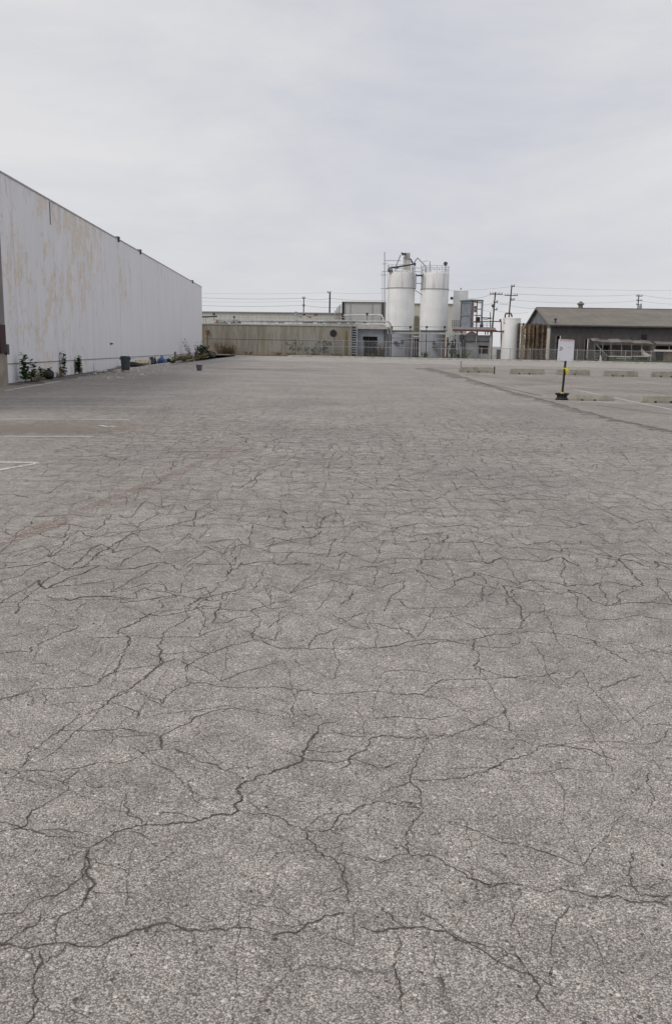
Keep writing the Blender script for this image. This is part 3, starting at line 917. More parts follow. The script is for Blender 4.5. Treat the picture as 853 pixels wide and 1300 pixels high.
# bucket
bp = G(253, 470.3); k = bp.y / F
t = thing('bucket', bp, 'small slate grey bucket alone on the asphalt near the far wall corner', 'bucket')
mb = MB(); r0, r1, H = 3.0 * k, 3.9 * k, 7.2 * k
mb.lathe(bp, [(r0, 0), (r1, H), (r1 * .95, H), (r0 * .93, .04)], 24); mb.build('body', M['bucket'], t, smooth=True)
mb = MB(); mb.lathe(bp + Vector((0, 0, H * .86)), [(r1 * .98, 0), (r1 * 1.08, .0), (r1 * 1.08, H * .12), (r1 * .98, H * .12)], 24); mb.build('rim', M['bucket'], t)
mb = MB(); mb.path([bp + Vector((r1 * math.cos(a), -r1 * .9 * math.sin(a) * .4 - r1 * .3, H * .9 - r1 * .9 * math.sin(a))) for a in [math.pi * i / 10 for i in range(11)]], .008); mb.build('handle', M['steel'], t)

# planter kerb with soil behind it
kl = [G(145, 473.3), G(178, 468.5), G(208, 463.5), G(238, 459), G(262, 455), G(274, 451.6), G(290, 451.2)]
for a, b in zip(kl[:-1], kl[1:]):
    pass
mb = MB()
for i, (a, b) in enumerate(zip(kl[:-1], kl[1:])):
    mb.bar(a + Vector((0, 0, .07)), b + Vector((0, 0, .07)), .16, .14 + .004 * i)
o = mb.build('planter_kerb', M['kerb'], loc=(0, 0, 0)); tag(o, kind='structure')
mb = MB(); inner = [wp(148, .0), wp(180, 0), wp(215, 0), WB + wn_ * .05, WB + Vector((3.2, 2.5, 0))]
mb.prism([Vector((*p.xy, .005)) for p in kl] + [Vector((*p.xy, .005)) for p in reversed(inner)], (0, 0, .09))
o = mb.build('planter_soil', M['soil'], loc=(0, 0, 0)); tag(o, kind='structure')
mb = MB(); a, b = G(85, 475.5), G(143, 473.8)
mb.bar(a + Vector((0, 0, .02)), b + Vector((0, 0, .02)), .10, .04)

# litter in the planter
def chunk(name, p, r, m, label, cat, squash=(1, 1, .6), group=None, amp=.25):
    mb = MB(); blob(mb, Vector(p) + Vector((0, 0, r * squash[2] * .8)), r, rg, squash, 10, 7, amp)
    o = mb.build(name, m, loc=p); return tag(o, label, cat, group)
Z = Vector((0, 0, .09))
chunk('cloth_heap', G(168, 467.5) + Vector((0, .3, 0)), .5, M['black'], 'flat dark heap of cloth just right of the big bin', 'cloth', (1.3, .8, .35))
t = thing('cardboard_box', G(178.5, 466), 'flattened pale yellow cardboard box on the planter soil', 'box')
mb = MB(); mb.box(G(178.5, 466) + Vector((0, 0, .19)), (.75, .5, .22), rz=.3); mb.build('carton', M['cardboard'], t)
mb = MB(); mb.box(G(178.5, 466) + Vector((.1, -.28, .33)), (.7, .34, .02), rz=.3, rx=.5); mb.build('flap', M['cardboard'], t)
chunk('rubbish_bag', G(193, 464.5) + Z, .22, M['rockd'], 'small crumpled dark bag left of the blue bag', 'rubbish bag', (.8, .8, 1.1))
bottle(G(197, 464) + Z, 'black upright bottle between the dark bag and the blue bag', M['black'], 1.6)
bottle(G(190, 465) + Z, 'pale upright bottle left of the small dark bag', M['paper'], 1.5)
t = thing('carrier_bag', G(205.5, 463) + Z, 'bright blue plastic carrier bag on the planter edge', 'bag')
mb = MB(); blob(mb, G(205.5, 463) + Vector((0, 0, .28)), .26, rg, (1.15, .8, .8), 14, 9, .2); mb.build('sack', M['blue_plastic'], t, smooth=True)
mb = MB(); c0 = G(205.5, 463) + Vector((0, 0, .45)); mb.tube(c0, c0 + Vector((-.06, 0, .2)), .07, 7, .02); mb.tube(c0, c0 + Vector((.11, 0, .16)), .06, 7, .02); mb.build('handle', M['blue_plastic'], t)
p = G(222, 460.5) + Vector((0, .2, .09)); mb = MB(); mb.box(p + Vector((0, 0, .33)), (.14, .14, .66)); mb.box(p + Vector((0, 0, .69)), (.12, .12, .06), taper=.4)
tag(mb.build('wooden_stake', M['wood_grey']), 'short wooden stake standing in the planter by the wall', 'stake')
for i, (px, py, m, lb, h, sp) in enumerate([
    (214, 462.5, M['leaf_light'], 'low pale green tuft right of the blue bag', .3, .5),
    (229, 460.2, M['dry'], 'low straw tuft just right of the wooden stake', .38, .7),
    (237, 458.8, M['leaf_light'], 'broad pale green tuft in the middle of the planter end', .42, .8),
    (246, 457.5, M['dry'], 'straw coloured bush in front of the dark brush pile', .55, .9),
    (254, 456.3, M['leaf_light'], 'olive bush at the planter end below the building corner', .6, .9)]):
    weed('planter_weed', G(px, py) + Vector((0, .5, .09)), h, sp, 16, 18, m, lb, 'weed', 'weeds in the planter strip', .15, 20 + i)
weed('dead_bush', G(245, 456) + Vector((0, 1.2, .09)), 1.7, .9, 12, 8, M['leaf_dark'], 'tall leafless dead bush leaning by the warehouse corner', 'bush', 'weeds in the planter strip', .2, 31)
t = thing('brush_pile', G(257, 454.6), 'dark pile of cut brush and rubble at the warehouse corner', 'brush pile')
mb = MB()
for i in range(13): 
    q = G(250 + rg.uniform(0, 19), 454.3) + Vector((0, rg.uniform(-.5, 1.2), 0)); blob(mb, q + Vector((0, 0, rg.uniform(.15, .4))), rg.uniform(.18, .4), rg, (1, .8, .8), 8, 6, .35)
mb.build('rubble', M['rockd'], t)
mb = MB()
for i in range(190):
    q = G(rg.uniform(249, 264), 454.3) + Vector((0, rg.uniform(-.6, .8), rg.uniform(.1, 1.0))); leaf(mb, q, .35, .16, rg.uniform(0, 6.28), rg.uniform(-.2, 1.1), rg)
mb.build('foliage', M['leaf_dark'], t)
# pebbles, crumbs and litter flakes on the asphalt: nobody could count them
mb = MB()
for i in range(230):
    f = rg.random(); px = 110 + 165 * f + rg.uniform(-25, 25); py = 477 - 19 * f + rg.uniform(-2.5, 9)
    q = G(px, py)
    if q.y > 98 or (q - wallpt(on_wall(px), 0)).dot(wn_) < .1: continue
    r = rg.uniform(.01, .035) if rg.random() < .95 else rg.uniform(.05, .08)
    mb.box(q + Vector((0, 0, r * .4)), (r * 2, r * 1.6, r), rz=rg.uniform(0, 3), rx=rg.uniform(-.2, .2), taper=.6)
tag(mb.build('rubble_crumbs', M['paper'], loc=(0, 0, 0)), 'scattered pale crumbs of rubble and litter below the planter kerb', 'rubble', kind='stuff')
mb = MB(); rg2 = random.Random(77)
for i in range(220):
    y = 1.6 + 26 * rg2.random() ** 1.6; x = rg2.uniform(-.42, .42) * y
    r = rg2.uniform(.0015, .004) * (1 + y / 14)
    mb.box(Vector((x, y, r * .5)), (r * 2, r * 1.7, r), rz=rg2.uniform(0, 3), rx=rg2.uniform(-.3, .3), taper=.65)
tag(mb.build('loose_grit', M['rockd'], loc=(0, 0, 0)), 'loose dark grit lying on the cracked asphalt', 'grit', kind='stuff')
for i, (px, py) in enumerate([(121, 473.5), (127, 473.2)]):
    bottle(G(px, py), ['crushed white can lying left of a pair by the wall', 'crushed white can lying right of a pair by the wall'][i], M['paper'], 1.4, True, 'crushed cans by the wall')
tag_l = [(265, 680, 'small white paper scrap on the cracked asphalt')]
mb = MB(); q = G(263, 681); mb.box(q + Vector((0, 0, .004)), (.03, .02, .006), rz=.4); mb.box(q + Vector((.01, .005, .009)), (.02, .015, .004), rz=1.0, rx=.3)
tag(mb.build('paper_scrap', M['paper']), 'tiny white paper scrap on the cracked asphalt left of centre', 'litter')

# ------------------------------------------------------------------ wheel stops
def wheel_stop(px0, px1, pyb, h, label):
    a, b = G(px0, pyb), G(px1, pyb + (px1 - px0) * .012)
    d = (b - a); L = d.length; d.normalize(); n = Vector((-d.y, d.x, 0))
    c = (a + b) / 2
    t = thing('wheel_stop', c, label, 'wheel stop', 'concrete wheel stops in the right hand bays')
    P = lambda u, v, z: c + d * u + n * v + Vector((0, 0, z + .013))
    w = .085; mb = MB()
    segs = [(-L/2, -L*.26), (-L*.22, L*.03), (L*.07, L/2)]      # feet; the gaps between are drain slots
    e = .05
    top = [P(-L/2 + e, -w*.7, h), P(L/2 - e, -w*.7, h), P(L/2 - e, w*.7, h), P(-L/2 + e, w*.7, h)]
    mid = [P(-L/2, -w, h*.3), P(L/2, -w, h*.3), P(L/2, w, h*.3), P(-L/2, w, h*.3)]
    mb.add(mid + top, [(3,2,1,0), (4,5,6,7), (0,1,5,4), (1,2,6,5), (2,3,7,6), (3,0,4,7)])
    for s0, s1 in segs:
        mb.prism([P(s0, -w, 0), P(s1, -w, 0), P(s1, w, 0), P(s0, w, 0)], (0, 0, h*.3))
    mb.build('block', M['stop'], t)
    for s0, s1 in ((-L*.26, -L*.22), (L*.03, L*.07)):
        m = MB(); m.prism([P(s0, -w - .002, .001), P(s1, -w - .002, .001), P(s1, w * .5, .001), P(s0, w * .5, .001)], (0, 0, h*.22)); m.build('drain_slot', M['void'], t)
    for u in (-L*.36, L*.36):
        m = MB(); m.tube(P(u, 0, h - .01), P(u, 0, h + .006), .014, 8); m.build('anchor_pin', M['rust'], t)
    return t
wheel_stop(582.3, 626.6, 472.6, .31, 'far wheel stop farthest left, beside the thin standing rods')
wheel_stop(647, 691, 475, .31, 'far wheel stop second from left, left of the sign post')
wheel_stop(705, 748, 476, .31, 'far wheel stop seen right behind the sign post')
wheel_stop(765.5, 809, 477.8, .31, 'far wheel stop to the right of the sign, below the junk lean-to')
wheel_stop(826, 871, 478.8, .31, 'far wheel stop cut by the right frame edge')
wheel_stop(723.5, 778, 508.8, .17, 'near low wheel stop beginning beside the sign base')
wheel_stop(813, 880, 511.5, .2, 'near wheel stop at the right frame edge')
for px, pb, pt, lb in ((584.8, 470, 459.5, 'thin steel rod standing at the left end of the farthest left wheel stop'), (627.3, 475, 466, 'thicker dark steel rod at the right end of the farthest left wheel stop')):
    p = G(px, pb); z = S(px, pt, p.y).z
    mb = MB(); mb.tube(p, Vector((p.x, p.y, z)), .022 if px < 600 else .04, 8); mb.tube(Vector((p.x, p.y, z)), Vector((p.x, p.y, z + .04)), .035, 8)
    tag(mb.build('steel_rod', M['dark_steel']), lb, 'rod', 'steel rods by the wheel stops')

# ------------------------------------------------------------------ sign on a wheel rim base
sp = G(713, 508); Y0 = sp.y; k = Y0 / F
t = thing('portable_sign', sp, 'white board sign on leaning black post with yellow tape, standing in a black base', 'sign')
mb = MB(); r = 8.6 * k; H = 9 * k
mb.lathe(sp, [(r * .92, 0), (r * .95, H * .18), (r * .78, H * .35), (r * .72, H * .5), (r * .78, H * .68), (r * 1.0, H * .86), (r * 1.03, H), (r * .86, H), (r * .7, H * .8), (.05, H * .72)], 30)
mb.build('base', M['black'], t, smooth=True)
pb = sp + Vector((0, 0, H * .5)); pt = S(717.8, 455, Y0)
ptop = S(719.6, 440, Y0)
mb = MB(); mb.bar(pb, ptop, .055, .055); mb.build('post', M['black'], t)
c = [S(707.2, 457.2, Y0 - .06), S(727.6, 458.6, Y0 - .06), S(729.3, 431.2, Y0 - .06), S(709.3, 430, Y0 - .06)]
def rounded(c, rr=.12, n=4):
    out = []
    for i in range(4):
        p = c[i]; a = c[i - 1]; b = c[(i + 1) % 4]
        u = (a - p) * rr; v = (b - p) * rr
        for j in range(n + 1):
            f = j / n; out.append(p + u * (1 - f) ** 2 + v * f ** 2)
    return out
mb = MB(); mb.prism(rounded(c, .07), (0, .02, 0)); bd = mb.build('board', M['board'], t)
def onb(u, v, dy=-.004):
    lo = c[0].lerp(c[1], u); hi = c[3].lerp(c[2], u); q = lo.lerp(hi, v); return q + Vector((0, dy, 0))
def stroke(mb, pts, w):
    for a, b in zip(pts[:-1], pts[1:]):
        A_, B_ = onb(*a), onb(*b); mb.bar(A_, B_, .003, w)
mb = MB(); stroke(mb, [(.06, .965), (.93, .965)], .02); mb.build('red_edge', M['pink'], bd)
mb = MB(); stroke(mb, [(.10, .63), (.2, .63), (.27, .58), (.24, .53), (.16, .50), (.1, .46)], .02); stroke(mb, [(.10, .56), (.15, .56)], .025); mb.build('symbol', M['ink'], bd)
for st_ in ([(.3, .9), (.42, .9)], [(.5, .9), (.78, .9)], [(.62, .66), (.72, .62), (.8, .64)]):
    mb = MB(); stroke(mb, st_, .012); mb.build('worn_lettering', M['ink_pale'], bd)
for u, v in ((.14, .92), (.92, .9), (.9, .08), (.12, .07)):
    mb = MB(); q = onb(u, v); mb.tube(q + Vector((0, .01, 0)), q + Vector((0, -.006, 0)), .009, 8); mb.build('bolt', M['dark_steel'], bd)
# tape
tq = S(716.4, 467.3, Y0); tp_ = MB()
tp_.box(tq, (.075, .075, .03), ry=.05)
for i, (dx, dz, L, an) in enumerate([(.03, -.02, .17, -1.2), (.04, 0, .14, -.8), (.03, -.01, .2, -1.45), (-.04, 0, .07, 3.2)]):
    a = tq + Vector((dx, -.045 - i * .006, dz)); b = a + Vector((math.cos(an) * L * .5, -.02, math.sin(an) * L * .5)); e = a + Vector((math.cos(an) * L * .8 + .03, .02, math.sin(an) * L))
    tp_.bar(a, b, .004, .05); tp_.bar(b, e, .004, .045)
tp_.build('yellow_tape', M['yellow'], t)
tp_ = MB(); q = sp + Vector((0, 0, H * .98)) ; tp_.tube(q - Vector((0, 0, .03)), q + Vector((.003, 0, .035)), .055, 10)
tp_.build('yellow_tape', M['yellow'], t)

# ================================================================== the plant across the street
def V(px, py, off):
    """point seen at (px, py) on the upright plane parallel to the kerb, off metres behind it"""
    d = ray(px, py); t = (off - (CAM - Vector((KA.x, KA.y, 0))).dot(kn)) / d.dot(kn)
    return CAM + d * t
def VZ(px, z, off):
    p = V(px, 430, off); return Vector((p.x, p.y, z))
def slab(mb, px0, px1, py0, py1, off, th, z0=None, z1=None):
    """box facing the street from column px0 to px1 and row py0 (top) to py1 (bottom), th metres deep"""
    pm = (px0 + px1) / 2
    zt = V(pm, py0, off).z if z1 is None else z1
    zb = V(pm, py1, off).z if z0 is None else z0
    a, b = VZ(px0, zb, off), VZ(px1, zb, off)
    mb.prism([a, b, b + kn * th, a + kn * th], (0, 0, zt - zb))
def one(name, px0, px1, py0, py1, off, th, m, parent=None, z0=None, z1=None):
    mb = MB(); slab(mb, px0, px1, py0, py1, off, th, z0, z1); return mb.build(name, m, parent)
GZ = .1

# stained concrete wall
t = thing('concrete_wall', VZ(350, GZ, 3.2), 'long low stained concrete wall with faded graffiti across the street', 'wall')
one('wall', 256, 446, 412.8, 452, 3.2, .3, M['stained'], t, z0=.05)
zt = V(351, 412.8, 3.2).z
mb = MB(); slab(mb, 255.8, 446.2, 0, 0, 3.12, .46, zt + .003, zt + .14); mb.build('coping', M['concrete'], t)
one('pour_joint', 259.5, 445, 431.0, 431.6, 3.19, .02, M['dark_steel'], t)
mb = MB(); c = V(423, 422.8, 3.12); mb.tube(c, c + kn * .2, .36, 20); mb.build('round_vent', M['void'], t)
mb = MB(); mb.tube(c + kn * .04, c + kn * .15, .42, 20); mb.build('vent_ring', M['dark_steel'], t)
mb = MB(); a, b = V(438, 451, 3.17), V(441.6, 451, 3.17); c1, d1 = V(440.6, 420, 3.17), V(439.2, 420, 3.17); mb.prism([a, b, c1, d1], kn * .01); mb.build('rust_run', M['rust_run'], t)
one('outlet_box', 261.4, 264.6, 418.8, 422.8, 2.95, .24, M['rust'], t)
one('rust_run', 262.2, 263.8, 422.9, 449, 3.175, .015, M['rust_run'], t)
rg = random.Random(21)
def scrawl(px, py, w, h, n, wd_):
    mb = MB(); p = V(px, py, 3.165)
    for i in range(n):
        a = V(px + rg.uniform(0, w), py + rg.uniform(0, h), 3.165)
        for j in range(3):
            b = a + kd * rg.uniform(-.35, .35) + Vector((0, 0, rg.uniform(-.4, .4)))
            b.z = max(b.z, .35); mb.bar(a, b, .01, wd_); a = b
    return mb.build('graffiti', M['graffiti'], t)
scrawl(404, 435, 18, 12, 13, .15); scrawl(368, 436, 12, 9, 8, .10); scrawl(395, 438, 8, 8, 6, .10); scrawl(380, 437, 10, 8, 4, .07)
# dry weeds climbing the wall
for i, (px, h, sp, lb) in enumerate([(281, 1.7, 1.1, 'wide brown dead weed thicket against the left end of the stained wall'), (291, 1.2, .9, 'lower brown dead weeds right of the thicket on the stained wall')]):
    weed('dead_weeds', VZ(px, .14, 2.7), h, sp, 34, 16, M['dry'], lb, 'weeds', 'dead weeds along the stained wall', .14, 50 + i)
for i, px in enumerate((315, 352, 369, 399, 428, 470, 484)):
    weed('verge_weed', VZ(px, .14, 2.5), .35, .6, 14, 10, M['dry'] if i % 2 else M['leaf_light'],
         ['low weed below the left stretch of stained wall', 'low weed below the middle of the stained wall', 'low weed left of the faded graffiti', 'low weed below the faded graffiti', 'low weed below the rust run on the stained wall', 'low weed at the shed doorway', 'low weed at the right corner of the block shed'][i],
         'weed', 'low weeds at the fence foot', .12, 60 + i)

# louvred ladder bay and block shed
t = thing('wall_ladder', VZ(449, GZ, 3.3), 'tall dark louvred panel with ladder rungs between the stained wall and the block shed', 'ladder')
one('back_panel', 446.3, 452.6, 414, 451, 3.6, .1, M['dark_steel'], t, z0=GZ)
for px in (445.8, 452.4): one('rail', px, px + 1.1, 413, 451, 3.3, .12, M['steel'], t, z0=GZ)
for i in range(11): one('rung', 447, 452.3, 417 + i * 3.1, 418.0 + i * 3.1, 3.32, .08, M['steel'], t)
t = thing('block_shed', VZ(471, GZ, 3.6), 'low grey block shed with a dark doorway, left of the silos', 'shed')
mb = MB(); off = 3.7
slab(mb, 453.6, 460.4, 417.5, 451, off, 4, z0=GZ); slab(mb, 479, 489.5, 417.5, 451, off, 4, z0=GZ); slab(mb, 460.41, 478.99, 417.5, 427, off, 4)
mb.build('wall', plain('grey_block', (.24, .25, .28), .9, .12, 1.5, streak=.5), t)
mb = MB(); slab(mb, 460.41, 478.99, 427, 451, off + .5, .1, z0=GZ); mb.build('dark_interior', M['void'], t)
mb = MB()
for px in (463.2, 468, 472.5, 476.2): slab(mb, px, px + .5, 427.1, 451, off + .3, .05, z0=GZ)
mb.build('gate', M['dark_steel'], t)
one('roof', 451.5, 491.5, 414.6, 417.4, off - .4, 5, M['concrete'], t)
one('corner_post', 487.4, 489.6, 417.6, 451, off - .08, .075, M['dark_steel'], t, z0=GZ)

# pipework along the top of the wall
def pipe(name, pts, off, r, m, label, cat='pipe', group=None, posts=()):
    P = [V(a, b, off) for a, b in pts]
    t = thing(name, P[0], label, cat, group)
    mb = MB(); mb.path(P, r, 8)
    for p in P[1:-1]: blob(mb, p, r * 1.02, rg, n=8, m=5, amp=0)
    mb.build('run', m, t, smooth=False)
    for px, z0 in posts:
        mb = MB(); zz = V(px, pts[0][1], off).z; mb.tube(VZ(px, z0, off), VZ(px, zz, off), .035, 6); mb.build('bracket', M['steel'], t)
    return t
zw = zt + .14
pipe('pipe', [(274, 406.6), (360, 407), (440, 407.6), (493, 408), (495.4, 411), (496, 424)], 4.6, .10, M['pipe_grey'], 'grey green pipe run above the stained wall, bending down before the silos', group='pipes above the wall', posts=[(px, zw - .6) for px in range(285, 490, 18)])
pipe('pipe', [(259, 411.3), (330, 411.1), (440, 411.4), (486, 411.2), (491, 413), (492.4, 424)], 4.3, .08, M['pipe_white'], 'whitish pipe lying just over the wall coping', group='pipes above the wall')
pipe('pipe', [(436, 400.2), (480, 399.4), (484.5, 400.2), (486.4, 404), (486.6, 409)], 6.5, .09, M['pipe_white'], 'white pipe with a bend in front of the tall pale building', group='pipes above the wall')
pipe('pipe', [(256.5, 401.8), (263, 401.8), (275.5, 401.2)], 4.2, .09, M['dark_steel'], 'short dark pipe at the wall end beside the warehouse', group='pipes above the wall', posts=[(258.5, zw), (261.5, zw)])
t = thing('valve_row', VZ(350, zw, 5.0), 'row of dark rusty valves and fittings half hidden under the wall pipes', 'valves')
for i, (px, w, m) in enumerate([(276, 6, 'rust'), (285, 8, 'dark_steel'), (297, 7, 'rust'), (304, 4, 'dark_steel'), (332, 5, 'steel'), (345, 9, 'blue_steel'), (357, 7, 'dark_steel'), (375, 6, 'steel'), (388, 7, 'dark_steel'), (394, 6, 'dark_steel'), (407, 8, 'dark_steel'), (416, 6, 'dark_steel'), (424, 10, 'dark_steel'), (436, 8, 'dark_steel'), (447, 6, 'dark_steel'), (460, 9, 'steel'), (463, 4, 'dark_steel')]):
    mb = MB(); a = VZ(px - w / 2, 0, 5.0); b = VZ(px + w / 2, 0, 5.0); z = V(px, 410, 5.0).z
    mb.tube(Vector((a.x, a.y, z)), Vector((b.x, b.y, z)), .09, 8); m_ = (a + b) / 2
    mb.tube(Vector((m_.x, m_.y, z - .2)), Vector((m_.x, m_.y, z + .22)), .06, 8); mb.tube(Vector((m_.x - .14, m_.y, z + .22)), Vector((m_.x + .14, m_.y, z + .22)), .035, 8)
    for q in (a, b): mb.tube(Vector((q.x - .03, q.y, z)), Vector((q.x + .03, q.y, z)), .15, 10)
    mb.build('valve', M[m], t)
# railing on the walkway behind the wall
t = thing('walkway_railing', VZ(350, zw, 5.6), 'thin pale railing along the walkway above the stained wall', 'railing')
for py, r in ((399.2, .022), (402, .014), (405, .022)):
    mb = MB(); mb.tube(V(272, py, 5.6), V(433, py + 2.0, 5.6), r, 6); mb.build('rail', M['steel'], t)
for i in range(28):
    px = 274 + i * 5.8; mb = MB(); mb.tube(VZ(px, zw - .4, 5.6), V(px, 399.2 + 2 * (px - 272) / 161, 5.6), .018, 6); mb.build('post', M['steel'], t)
t = thing('handrail_frame', VZ(435, zw, 4.0), 'square tube handrail frame over the wall at the ladder top', 'railing')
for pts in ([(415.5, 413), (415.5, 402.4), (454.5, 402.9), (454.5, 413)], [(415.5, 407), (454.5, 407.3)]):
    mb = MB(); mb.path([V(a, b, 4.0) for a, b in pts], .03, 6); mb.build('rail', M['pipe_grey'], t)
for px in (431, 443, 446): mb = MB(); mb.tube(V(px, 413.5, 4.0), V(px, 402.8, 4.0), .05 if px > 443 else .03, 6); mb.build('post', M['steel'], t)
def flood(px, py, off, pyb, label, r=.19):
    p = V(px, py, off); t = thing('floodlight', V(px, pyb, off), label, 'floodlight', 'floodlights on the plant')
    mb = MB(); mb.tube(V(px, pyb, off), p, .03, 6); mb.build('stem', M['dark_steel'], t)
    mb = MB(); R = Matrix.Rotation(rad(70), 3, 'X'); mb.lathe(p, [(.06, -.2), (r * .8, -.08), (r, .1), (r * 1.05, .14), (r * .9, .15)], 14, R); mb.build('housing', M['black'], t)
    mb = MB(); mb.lathe(p, [(r * .88, .152), (r * .88, .16)], 14, R); mb.build('lens', M['dark_steel'], t)
    return t
flood(271.6, 398.4, 4.4, 407, 'black floodlight at the left end of the wall pipes beside the warehouse', .16)
flood(297.3, 402.6, 4.4, 410, 'small dark floodlight above the left part of the stained wall', .12)
flood(466, 398.6, 4.6, 408, 'dark floodlight in front of the tall pale building', .15)
one_t = thing('stub_post', VZ(375, zw, 4.4), 'grey stub post rising from the wall pipes', 'post')
one('shaft', 374.2, 375.9, 396.2, 411, 4.4, .16, M['pipe_grey'], one_t); one('cap', 373.8, 376.3, 395.4, 396.1, 4.38, .2, M['dark_steel'], one_t)

# buildings behind
t = thing('long_building', VZ(340, GZ, 30), 'long low pale building behind the stained wall', 'building')
one('wall', 225, 433, 396.9, 450, 30, 20, M['cream'], t, z0=GZ); one('roof_edge', 224, 433.2, 395.6, 396.8, 29.8, 20.4, plain('grey_fascia', (.33, .34, .33), .7), t)
mb = MB()
for i in range(8):
    a = V(377 + i * 3.5, 399.5 + rg.uniform(0, 2), 29.95); mb.bar(a, a + kd * rg.uniform(-.35, .35) + Vector((0, 0, rg.uniform(-.3, .3))), .02, .12)
mb.build('graffiti', M['rust'], t)
t = thing('tall_pale_building', VZ(461, GZ, 26), 'tall pale clad building with black corner strips left of the silos', 'building')
one('wall', 433.5, 489.5, 383.4, 450, 26, 14, M['palegrey'], t, z0=GZ)
for a, b in ((433.3, 435.8), (483.1, 484.9), (485.7, 487.3)): one('corner_strip', a, b, 383.2, 405, 25.8, .15, M['black'], t)
for px in (443.5, 471.5): one('panel_joint', px, px + .35, 383.4, 410, 25.9, .05, M['steel'], t)
one('parapet', 433.2, 489.7, 382.6, 383.3, 25.8, 14.4, M['concrete'], t)
for i, (px, py) in enumerate([(424.4, 393.5), (426.6, 390), (428.7, 387.6), (430.8, 386)]):
    one('buttress', px, px + .9, py, 405, 27 + i * .2, .3, plain('pinkish_fin%d' % i, (.42, .34, .31), .8), t)
t = thing('rear_building', VZ(540, GZ, 24), 'cream building glimpsed between and beside the two silos', 'building')
one('wall', 490.2, 574, 385.6, 450, 24.5, 14, M['cream'], t, z0=GZ); one('parapet', 490, 574.3, 384.8, 385.5, 24.3, 14.4, M['steel'], t)

# the two silos -----------------------------------------------------------
SO = 10.5
def silo(px0, px1, pyt, pyband, pysk, label, dome=1.0):
    a, b = V(px0, 400, SO + 1.8), V(px1, 400, SO + 1.8)
    R = (b - a).length / 2; c = (a + b) / 2; c = Vector((c.x, c.y, GZ)); pm = (px0 + px1) / 2
    zt_ = V(pm, pyt, SO + 1.8).z - GZ; zb_ = V(pm, pyband, SO + 1.8).z - GZ; zs = V(pm, pysk, SO + 1.8).z - GZ
    t = thing('silo', c, label, 'silo', 'tall white silos')
    mb = MB(); mb.lathe(c, [(R, zs), (R, zb_ - .08)], 48); mb.build('shell', M['silo'], t, smooth=True)
    mb = MB(); mb.lathe(c, [(R + .05, zb_ - .079), (R + .05, zb_ + .0)], 48); mb.build('band', M['bandm'], t, smooth=True)
    mb = MB(); mb.lathe(c, [(R, zb_ + .003), (R, zt_ - .12), (R * .97, zt_), (R * .5, zt_ + .25 * dome), (.05, zt_ + .35 * dome)], 48); mb.build('top_ring', M['silo_top'], t, smooth=True)
    mb = MB(); mb.lathe(c, [(R * .9, 0), (R * .9, zs - .12)], 48); mb.build('skirt', M['silo_skirt'], t, smooth=True)
    mb = MB(); mb.lathe(c, [(R * .9, zs - .119), (R * 1.04, zs - .07), (R * 1.04, zs - .002), (R * .9, zs - .002)], 48); mb.build('base_ring', M['steel'], t)
    # roof guard rail
    n = 16
    for q, zz in ((0, .42), (1, .85)):
        mb = MB(); mb.path([c + Vector((R * .96 * math.cos(2 * math.pi * i / 32), R * .96 * math.sin(2 * math.pi * i / 32), zt_ + zz)) for i in range(33)], .022, 5); mb.build('guard_rail', M['steel'], t)
    for i in range(n):
        q = c + Vector((R * .96 * math.cos(2 * math.pi * i / n), R * .96 * math.sin(2 * math.pi * i / n), zt_ - .05)); mb = MB(); mb.tube(q, q + Vector((0, 0, .92)), .022, 5); mb.build('guard_post', M['steel'], t)
    # weld seams
    for j in (1, 2, 3):
        z = zs + (zb_ - zs) * j / 4; mb = MB(); mb.lathe(c, [(R + .002, z), (R + .008, z + .015), (R + .002, z + .03)], 48); mb.build('weld_seam', M['silo'], t, smooth=True)
    return t, c, R, zt_
s1, c1, R1, z1 = silo(489.6, 525.6, 346.0, 365.6, 419, 'left of the two tall white silos, carrying the conveyor head on its roof')
s2, c2, R2, z2 = silo(533.0, 568.2, 347.2, 366.8, 419, 'right of the two tall white silos, with a floodlight at its roof edge')
def child_slab(parent, name, px0, px1, py0, py1, off, th, m): return one(name, px0, px1, py0, py1, off, th, m, parent)
# access pipe: doors and fittings low on the skirts
for (pt, px, py, w, h) in ((s1, 502, 432.5, 4, 4), (s1, 511, 431.8, 4, 2.4), (s2, 550.5, 432.5, 2.6, 4), (s2, 552, 440, 7, .9)):
    one('skirt_fitting', px - w / 2, px + w / 2, py, py + h, SO - .1 if w < 5 else SO - .15, .5, M['dark_steel'], pt)
# conveyor head on left silo
FO = SO + 1.2
t = thing('conveyor_head', V(511, 346, FO), 'boxy conveyor elevator head standing on the left silo roof', 'conveyor')
one('head_box', 510.6, 516.2, 320.4, 328.5, FO, .9, M['concrete'], t); one('leg_casing', 508.8, 511.9, 325.2, 337, FO + .1, .5, M['cream'], t)
one('leg_casing', 512.4, 515.8, 328.6, 347, FO + .05, .7, M['cream'], t); one('lower_casing', 508.8, 512.0, 337.2, 347, FO + .1, .55, M['palegrey'], t)
one('motor', 506.8, 511.6, 320.6, 323.6, FO - .3, .28, M['dark_steel'], t); one('motor', 505.9, 507.3, 319.8, 322, FO - .3, .25, M['dark_steel'], t)
def tubes(name, pts, off, r, m, parent):
    mb = MB(); mb.path([V(a, b, off) for a, b in pts], r, 6); return mb.build(name, m, parent)
tubes('chute', [(508.6, 323), (501.6, 340)], FO - .2, .07, M['steel'], t)
tubes('brace', [(516.2, 326), (523.4, 334)], FO, .04, M['steel'], t)
tubes('brace', [(520.2, 346), (520.2, 331)], FO, .04, M['steel'], t)
tubes('brace', [(489, 330.4), (508.8, 330.4)], FO, .035, M['steel'], t)
t = thing('screw_conveyor', V(509, 338, SO - .5), 'dark inclined screw conveyor lying across the left silo roof', 'conveyor')
tubes('tube', [(493.5, 340.2), (524.2, 335.2)], SO + .2, .1, M['dark_steel'], t)
